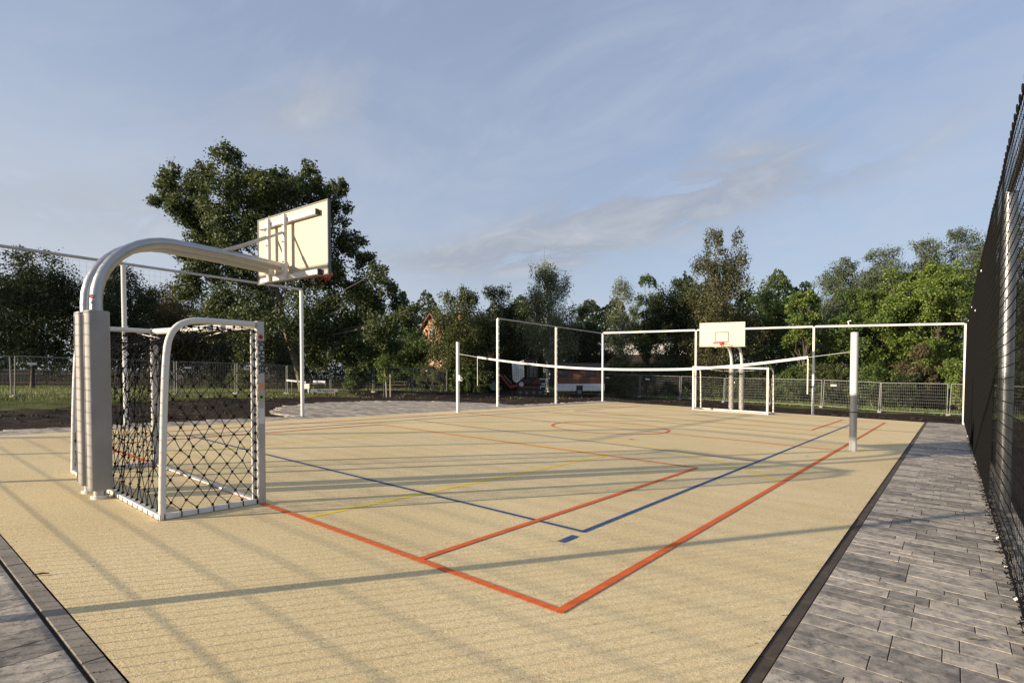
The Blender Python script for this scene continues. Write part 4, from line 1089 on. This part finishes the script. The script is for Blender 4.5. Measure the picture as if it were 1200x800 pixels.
# ------------------------------------------------------------------ EXCAVATOR
def excavator():
    o, R = ori(621, 44.5, 0.0)
    t = thing('mini_excavator', o, 'small red excavator with a big caged cab window, parked on the dug soil', 'excavator')
    def P(*c): return o+R @ (Vector(c)*1.15)
    for yy in (-.55, .55):
        mb = MB(); poly = []
        for k in range(9): a = PI/2+PI*k/8; poly.append((-.75+.24*math.cos(a), .24+.24*math.sin(a)))
        for k in range(9): a = -PI/2+PI*k/8; poly.append((.75+.24*math.cos(a), .24+.24*math.sin(a)))
        n = len(poly); vs = [P(x, yy+s, z) for s in (-.15, .15) for x, z in poly]
        mb.add(vs, [tuple(range(n)), tuple(reversed(range(n, 2*n)))]+[(k, k+n, (k+1) % n+n, (k+1) % n) for k in range(n)]); tk = mb.build('track', M['tyre'], t)
        for xx in (-.7, -.25, .25, .7):
            mb = MB(); mb.tube([P(xx, yy-.17, .24), P(xx, yy+.17, .24)], .13, 10); mb.build('roller', M['dgrey'], tk)
    mb = MB(); mb.box(P(-.05, 0, .62), (1.75, 1.3, .22), R); mb.cham(P(.45, 0, .95), (.80, 1.25, .55), .12, R); mb.build('body', M['dred'], t)
    mb = MB(); mb.tube([P(-.62, -.68, .82), P(-.62, -.62, .82)], .20, 16); mb.build('work_light', M['beige'], t)
    # cab
    for cx_, cy in ((-.70, -.5), (-.70, .5), (.25, -.55), (.55, .5), (.55, -.55)):
        mb = MB(); mb.beam(P(cx_*.95, cy, .85), P(cx_*.85, cy, 2.42), .07, .07); mb.build('cab_post', M['black'], t)
    mb = MB(); mb.cham(P(-.05, 0, 2.47), (1.35, 1.2, .10), .03, R); mb.build('cab_roof', M['black'], t)
    mb = MB(); mb.box(P(-.02, 0, 1.05), (1.1, 1.05, .40), R); mb.build('seat_box', M['navy'], t)
    mb = MB(); mb.add([P(-1.28, -.58, 2.28), P(-.45, -.60, 2.52), P(-.42, -.60, 1.35), P(-.95, -.58, .92), P(-1.22, -.58, 1.10)] + [P(-1.28, -.54, 2.28), P(-.45, -.56, 2.52), P(-.42, -.56, 1.35), P(-.95, -.54, .92), P(-1.22, -.54, 1.10)],
           [(0, 1, 2, 3, 4), (9, 8, 7, 6, 5)]+[(k, (k+1) % 5, (k+1) % 5+5, k+5) for k in range(5)]); w_ = mb.build('front_window', M['lglass'], t)
    mb = MB()
    for k in range(1, 6): mb.beam(P(-1.25+.14*k, -.62, 1.05+.02*k), P(-1.28+.14*k, -.62, 2.28+.04*k), .016, .016)
    for k in range(1, 8): mb.beam(P(-1.25, -.62, 1.0+.17*k), P(-.46, -.62, 1.12+.17*k), .016, .016)
    mb.build('window_guard', M['galv'], w_)
    mb = MB(); mb.box(P(.20, -.56, 1.75), (.55, .02, 1.05), R); mb.build('side_window', M['glass'], t)
    mb = MB(); mb.box(P(.2, .56, 1.75), (.9, .02, 1.05), R); mb.build('side_window', M['glass'], t)
    mb = MB(); mb.beam(P(-.85, -.1, .75), P(-1.45, -.1, .62), .20, .22); mb.beam(P(-1.4, -.1, .6), P(-2.15, -.1, 1.55), .11, .14); mb.build('boom', M['red'], t)
    mb = MB(); mb.beam(P(-2.15, -.1, 1.55), P(-2.5, -.1, 1.0), .12, .14); mb.build('arm', M['dred'], t)
    mb = MB(); mb.tube([P(-1.30, -.1, .85), P(-1.85, -.1, 1.45)], .04, 8); mb.build('ram', M['galv'], t)
    mb = MB(); mb.prism([(0, 0)], 0, 0, 0) if False else None
    vs = [P(x, y, z) for y in (-.35, .15) for x, z in ((-2.55, 1.05), (-2.85, .75), (-2.75, .42), (-2.4, .40), (-2.35, .65))]
    mb.add(vs, [(0, 1, 2, 3, 4), (9, 8, 7, 6, 5)]+[(k, (k+1) % 5, (k+1) % 5+5, k+5) for k in range(5)]); mb.build('bucket', M['dgrey'], t)
    mb = MB(); mb.box(P(-1.25, 0, .22), (.06, 1.4, .32), R); mb.beam(P(-.8, .3, .35), P(-1.25, .3, .25), .1, .1); mb.build('dozer_blade', M['dred'], t)
excavator()
# two white boxes stacked right of it
for k, (zz, lab) in enumerate(((.35, 'lower white crate with a dark opening, right of the excavator'), (.98, 'upper white crate with a dark opening, on top of another'))):
    o, R = ori(636, 46, .1); b0 = o+Vector((0, 0, zz+.02)); t = thing('white_crate', b0, lab, 'crate', 'white crates stacked by the excavator')
    mb = MB()
    for c, d in (((-.24, 0, .26), (.10, .5, .50)), ((.24, 0, .26), (.10, .5, .50)), ((0, 0, .05), (.38, .5, .10)), ((0, 0, .46), (.38, .5, .10)), ((0, .2, .26), (.38, .05, .32))): mb.box(b0+R @ Vector(c), d, R)
    mb.build('shell', M['wwall'], t)
    mb = MB(); mb.box(b0+R @ Vector((.02, -.02, .255)), (.36, .36, .30), R); mb.build('dark_inside', M['black'], t)
o, R = ori(636, 46, .1); t = thing('pallet', o, 'wooden pallet under the two white crates', 'pallet')
for k in range(5): mb = MB(); mb.box(o+R @ Vector((0, -.5+.25*k, .33)), (1.2, .12, .03), R); mb.build('slat', M['wood'], t)
for k in range(3): mb = MB(); mb.box(o+R @ Vector((-.5+.5*k, 0, .15)), (.1, 1.1, .33), R); mb.build('runner', M['wood'], t)

# ------------------------------------------------------------------ HOUSE, HALL
def house():
    x, y = F2(507, 74); g0 = T(x, y); o = Vector((x, y, g0)); R = Matrix.Rotation(YAW-.75, 3, 'Z')
    t = thing('brick_house', o, 'brick house with a red gable roof, mostly hidden behind the olive tree', 'house')
    W_, D_, Hh, Rg = 6.5, 9.0, 6.9, 9.9
    def P(*c): return o+R @ Vector(c)
    mb = MB(); vs = [P(x_, y_, z_) for y_ in (0, D_) for x_, z_ in ((-W_/2, 0), (W_/2, 0), (W_/2, Hh), (0, Rg-.3), (-W_/2, Hh))]
    mb.add(vs, [(0, 1, 2, 3, 4), (9, 8, 7, 6, 5)]+[(k, k+5, (k+1) % 5+5, (k+1) % 5) for k in range(5)]); mb.build('wall', M['brick'], t)
    for s in (-1, 1):
        mb = MB(); a = (s*(W_/2+.5), Hh-.35); b = (0, Rg)
        vs = [P(px_, y_, z_+dz_) for y_ in (-.5, D_+.5) for (px_, z_) in (a, b) for dz_ in (0, .16)]
        mb.add(vs, [(0, 1, 3, 2), (4, 6, 7, 5), (0, 4, 5, 1), (2, 3, 7, 6), (0, 2, 6, 4), (1, 5, 7, 3)]); rf = mb.build('roof', M['rtile'], t)
    mb = MB(); mb.box(P(1.2, 4, Rg), (.6, .6, 1.6), R); mb.build('chimney', M['brick'], t)
    for cx_, cz in ((-1.5, 4.2), (1.5, 4.2), (0, 7.2), (-1.5, 1.6), (1.5, 1.6)):
        mb = MB(); mb.box(P(cx_, -.02, cz), (1.1, .08, 1.3), R); w_ = mb.build('window', M['glass'], t)
        mb = MB(); mb.box(P(cx_, -.07, cz), (.07, .05, 1.3), R); mb.box(P(cx_, -.07, cz+.66), (1.2, .05, .07), R); mb.box(P(cx_, -.07, cz-.66), (1.2, .05, .07), R); mb.build('frame', M['wwall'], w_)
house()
def hall():
    x, y = F2(760, 66); g0 = T(x, y); o = Vector((x, y, g0)); R = Matrix.Rotation(YAW, 3, 'Z')
    t = thing('hall', o, 'long white hall glimpsed through leaves above the volleyball net', 'building')
    mb = MB(); mb.box(o+R @ Vector((0, 3, 2.2)), (12, 6, 4.4), R); mb.build('wall', M['dwood'], t)
    mb = MB(); mb.box(o+R @ Vector((0, 3, 5.12)), (12.2, 6.2, 1.43), R); mb.build('fascia', M['wwall'], t)
    mb = MB(); mb.box(o+R @ Vector((0, 3, 5.92)), (12.4, 6.4, .16), R); mb.build('roof', M['dgrey'], t)
    for k in range(5): mb = MB(); mb.box(o+R @ Vector((-4.8+2.4*k, -.02, 1.7)), (1.5, .06, 1.2), R); mb.build('window', M['glass'], t)
hall()
# antenna mast above the birch
x, y = F2(637.5, 74); mb = MB(); g0 = T(x, y); top = CH+(442.45-290)/636.14*74
mb.tube([(x, y, g0), (x, y, top)], [.09, .035], 6); tag(mb.build('antenna_mast', M['galv'], None), 'thin antenna mast sticking up behind the pale birch', 'mast')

# ------------------------------------------------------------------ dark paling fence beyond the grass
t = thing('paling_fence', (*F2(250, 62), T(*F2(250, 62))), 'dark wooden paling fence beyond the grass on the left', 'fence')
mb = MB(); rail = MB(); u = -70
while u < 512:
    z = 60+u*.02; x, y = F2(u, z); g0 = T(x, y); mb.box((x, y, g0+.92), (.12, .03, 1.75+random.uniform(-.04, .04)), Matrix.Rotation(YAW, 3, 'Z')); u += 1.62
mb.build('palings', M['dwood'], t, kind='stuff')
for hh in (.45, 1.45, 1.85):
    rail.beam((*F2(-70, 58.7), T(*F2(-70, 58.6))+hh), (*F2(215, 64.4), T(*F2(215, 64.4))+hh), .04, .07); rail.beam((*F2(215, 64.4), T(*F2(215, 64.4))+hh), (*F2(512, 70.3), T(*F2(512, 70.3))+hh), .04, .07)
rail.build('rail', M['wood'], t)

# ------------------------------------------------------------------ bench, board, roll, stakes, table, people
o, R = ori(348, 36, -.1); t = thing('white_barrier', o, 'white folding barrier frame beside the thin white fence post', 'barrier')
mb = MB(); mb.box(o+R @ Vector((-.05, 0, .88)), (1.35, .05, .11), Matrix.Rotation(YAW-.1, 3, 'Z') @ Matrix.Rotation(.10, 3, 'Y')); mb.build('board', M['wwall'], t)
mb = MB(); mb.box(o+R @ Vector((.62, 0, .55)), (.50, .06, .34), R); mb.build('box_plate', M['wwall'], t)
for xx in (.45, .80): mb = MB(); mb.beam(o+R @ Vector((xx, 0, -.05)), o+R @ Vector((xx, 0, .45)), .06, .06); mb.build('leg', M['wwall'], t)
mb = MB(); mb.beam(o+R @ Vector((-.35, 0, -.05)), o+R @ Vector((-.35, 0, .90)), .04, .04); mb.build('leg', M['wood'], t)
o, R = ori(380, 35, 0); t = thing('grey_board', o, 'low grey board with dark lettering marks lying along the soil edge', 'board')
mb = MB(); mb.box(o+R @ Vector((0, 0, .34)), (1.75, .05, .26), R); bd = mb.build('panel', M['galv'], t)
for xx in (-.7, .7): mb = MB(); mb.box(o+R @ Vector((xx, .05, .14)), (.08, .3, .30), R); mb.build('leg', M['wood'], t)
mb = MB()
for k in range(9):
    if k == 2: continue
    mb.box(o+R @ Vector((-.38+.12*k, -.028, .35)), (.075, .004, .10), R)
mb.build('dark_marks', M['ink'], bd, kind='stuff')
o, R = ori(374.5, 36.5, 0); c = o+Vector((0, 0, .82)); mb = MB(); a = R @ Vector((.40, 0, -.02)); mb.tube([c-a, c+a], .10, 12)
t = thing('trestle', o, 'wooden trestle carrying the white roll', 'trestle')
m2 = MB(); m2.box(o+R @ Vector((0, 0, .69)), (.95, .12, .05), R); m2.build('top_bar', M['wood'], t)
for xx in (-.4, .4):
    for yy in (-.2, .2): m2 = MB(); m2.beam(o+R @ Vector((xx, yy, -.05)), o+R @ Vector((xx, 0, .68)), .05, .05); m2.build('leg', M['wood'], t)
ro = thing('fleece_roll', c, 'white roll of sheeting lying on a trestle', 'roll'); mb.build('roll', M['wwall'], ro, True)
m2 = MB(); m2.tube([c-a*1.01, c+a*1.01], .03, 8); m2.build('core', M['wood'], ro)
for u, lab, lo in ((453, 'left tree stake, slightly crooked, by the young tree', .2), (457.5, 'right tree stake, straight, by the young tree', 0)):
    x, y = F2(u, 37.5); g0 = T(x, y); mb = MB(); mb.tube([(x, y, g0-.1), (x-lo*.25, y, g0+1.0), (x-lo, y, g0+(1.85 if lo else 1.6))], .045, 7); tag(mb.build('tree_stake', M['stake'], None, True), lab, 'stake', 'stakes of the young tree')
x, y = F2(449, 37.8); g0 = T(x, y)
tree('young_tree', 'slim young tree tied to two pale stakes', 'tree', x, y, [(x+random.uniform(-.5, .5), y+random.uniform(-.5, .5), g0+random.uniform(1.4, 3.0), .4) for _ in range(10)], LM['lime'], M['bark'], .035, .12, 1800, .2)
def picnic(u, z, ang, lab):
    o, R = ori(u, z, ang); t = thing('picnic_table', o, lab, 'picnic table', 'wooden picnic tables on the grass')
    for k in range(5): mb = MB(); mb.box(o+R @ Vector((0, -.32+.16*k, .74)), (1.8, .14, .04), R); mb.build('table_plank', M['wood'], t)
    for s in (-1, 1):
        for q in (0, 1): mb = MB(); mb.box(o+R @ Vector((0, s*(.66+.16*q), .45)), (1.8, .14, .04), R); mb.build('bench_plank', M['wood'], t)
        for xx in (-.65, .65): mb = MB(); mb.beam(o+R @ Vector((xx, s*.62, 0)), o+R @ Vector((xx, s*.2, .72)), .05, .09); mb.build('leg', M['wood'], t)
    for xx in (-.65, .65): mb = MB(); mb.box(o+R @ Vector((xx, 0, .41)), (.05, 1.5, .08), R); mb.build('cross_beam', M['wood'], t)
picnic(441, 45, .2, 'dark wooden picnic table left of the tree stakes'); picnic(466, 50, .1, 'dark wooden picnic table between the stakes and the people')
def person(u, z, face, lab, top, legs, hairc, H=1.66, armbend=.3):
    x, y = F2(u, z); g0 = T(x, y); o = Vector((x, y, g0)); R = Matrix.Rotation(face, 3, 'Z'); t = thing('person', o, lab, 'person', 'people standing on the grass'); k = H/1.7
    V = []; Ed = []; Rd = []
    def v(p, r): V.append(tuple(o+R @ (Vector(p)*k))); Rd.append(r*k); return len(V)-1
    def chainv(a, pts):
        for p, r in pts:
            b = v(p, r); Ed.append((a, b)); a = b
        return a
    pel = v((0, 0, .93), .13); ch = chainv(pel, [((0, 0, 1.10), .125), ((0, .01, 1.30), .145), ((0, 0, 1.42), .09)]); nk = chainv(ch, [((0, 0, 1.50), .05)])
    hd = chainv(nk, [((0, .015, 1.58), .085), ((0, .01, 1.66), .092)])
    for s in (-1, 1):
        chainv(pel, [((s*.10, 0, .86), .095), ((s*.11, .015, .50), .062), ((s*.11, -.01, .12), .042), ((s*.11, 0, .04), .042), ((s*.115, .15, .025), .032)])
        w = chainv(ch, [((s*.17, 0, 1.38), .062), ((s*.22, -.02, 1.12), .046), ((s*.22, .22*armbend+.02, .92), .034), ((s*.22, .30*armbend+.04, .86), .030)])
        for f in range(4): chainv(w, [((s*.22+(f-1.5)*.016, .30*armbend+.07, .80-.004*f), .009), ((s*.22+(f-1.5)*.018, .30*armbend+.09, .765+.006*abs(f-1.5)), .008)])
        chainv(w, [((s*.185, .30*armbend+.08, .83), .010)])
    me = bpy.data.meshes.new('body'); me.from_pydata([tuple(Vector(p)-o) for p in V], Ed, []); ob = bpy.data.objects.new('body', me); COL.objects.link(ob)
    md = ob.modifiers.new('s', 'SKIN'); 
    for i, r in enumerate(Rd): me.skin_vertices[0].data[i].radius = (r, r)
    me.skin_vertices[0].data[0].use_root = True
    ob.modifiers.new('d', 'SUBSURF').levels = 1
    dg = bpy.context.evaluated_depsgraph_get(); dg.update(); m2 = bpy.data.meshes.new_from_object(ob.evaluated_get(dg)); bpy.data.objects.remove(ob)
    m2.materials.clear(); m2.materials.append(M['skin']); b_ = bpy.data.objects.new('body', m2); COL.objects.link(b_); b_.parent = t
    def P(*c): return o+R @ (Vector(c)*k)
    mb = MB(); mb.tube([P(0, 0, .90), P(0, 0, 1.0), P(0, .01, 1.2), P(0, .01, 1.34), P(0, 0, 1.46)], [.165*k, .155*k, .165*k, .175*k, .075*k], 12)
    for s in (-1, 1): mb.tube([P(s*.13, 0, 1.40), P(s*.20, -.01, 1.28), P(s*.225, -.02, 1.12)], [.08*k, .072*k, .062*k], 8)
    mb.build('shirt', top, t, True)
    mb = MB(); mb.tube([P(0, 0, .97), P(0, 0, .84)], [.16*k, .17*k], 12)
    for s in (-1, 1): mb.tube([P(s*.085, 0, .90), P(s*.11, .015, .50), P(s*.11, -.01, .14)], [.115*k, .085*k, .06*k], 8)
    mb.build('trousers', legs, t, True)
    mb = MB(); mb.sph(P(0, -.015, 1.655), .112*k, (1, 1, .95)); mb.build('hair', hairc, t, True)
    for s in (-1, 1): mb = MB(); mb.sph(P(s*.035, .105, 1.625), .011*k, nu=6, nv=4); mb.build('eye', M['ink'], b_)
    for s in (-1, 1): mb = MB(); mb.cham(P(s*.112, .055, .04), (.09*k, .25*k, .075*k), .02, R); mb.build('shoe', M['navy'], t)
person(477.5, 72, YAW-1.9, 'person in a beige top and pale trousers standing on the grass, left of another', M['beige'], M['paleleg'], M['hair'])
person(486.5, 72, YAW+1.2, 'person in a pale teal top and dark trousers standing on the grass', M['teal'], M['navy'], M['hair'], 1.6, .6)
# small litter on the court
def leafbit(x, y, a, l, lab, nm='twig'):
    mb = MB(); d = Vector((math.cos(a), math.sin(a), 0)); p = Vector((x, y, G(x, y)+.012)); mb.tube([p-d*l, p+Vector((.005, .004, .006)), p+d*l], [.004, .007, .003], 5); mb.tube([p, p+Vector((d.y, -d.x, .01))*l*.4], .003, 4); tag(mb.build(nm, M['dwood'], None), lab, nm)
leafbit(-5.05, .87, 1.0, .05, 'small dark twig lying across the grey kerb at lower left')
def dleaf(x, y, l, lab):
    mb = MB(); z = G(x, y)+.01; mb.add([(x-l, y, z), (x, y-l*.5, z+.004), (x+l, y, z+.02), (x, y+l*.5, z+.006)], [(0, 1, 2, 3)]); tag(mb.build('fallen_leaf', LM['russet'], None), lab, 'leaf')
dleaf(-5.95, 11.9, .10, 'dry brown leaf on the court in front of the red circle')
dleaf(-2.26, 12.3, .045, 'small dry leaf on the court left of the silver volleyball post')
dleaf(.12, 4.30, .03, 'small dry leaf on a grey paving stone at lower right')

# crumbs of soil, grit and bits of leaf along the edges of the court and path
mb = MB()
for i in range(900):
    q = random.random()
    if q < .35: x, y = X1+abs(random.gauss(0, .12))*random.choice((-1, 1))+.03, random.uniform(2.6, 16)
    elif q < .55: x, y = random.uniform(-8, X1), Y0-.05+random.gauss(0, .06)
    elif q < .8: x, y = .40+random.gauss(0, .07), random.uniform(4, 14)
    else: x, y = random.uniform(-9, .3), random.uniform(1, 15)
    s_ = random.uniform(.0015, .0055); z = G(x, y)+s_*.5-(.005 if x > X1 or y < Y0 else 0)
    a = random.uniform(0, 6); ca, sa = math.cos(a)*s_, math.sin(a)*s_
    mb.add([(x+ca, y+sa, z), (x-sa*1.3, y+ca*1.3, z), (x-ca, y-sa, z), (x+sa*.8, y-ca*.8, z), (x, y, z+s_*.9), (x, y, z-s_*.4)],
           [(0, 1, 4), (1, 2, 4), (2, 3, 4), (3, 0, 4), (1, 0, 5), (2, 1, 5), (3, 2, 5), (0, 3, 5)])
o = mb.build('grit', M['clod'], None, kind='stuff'); tag(o, 'scattered grit and soil crumbs along the court edges', 'grit')
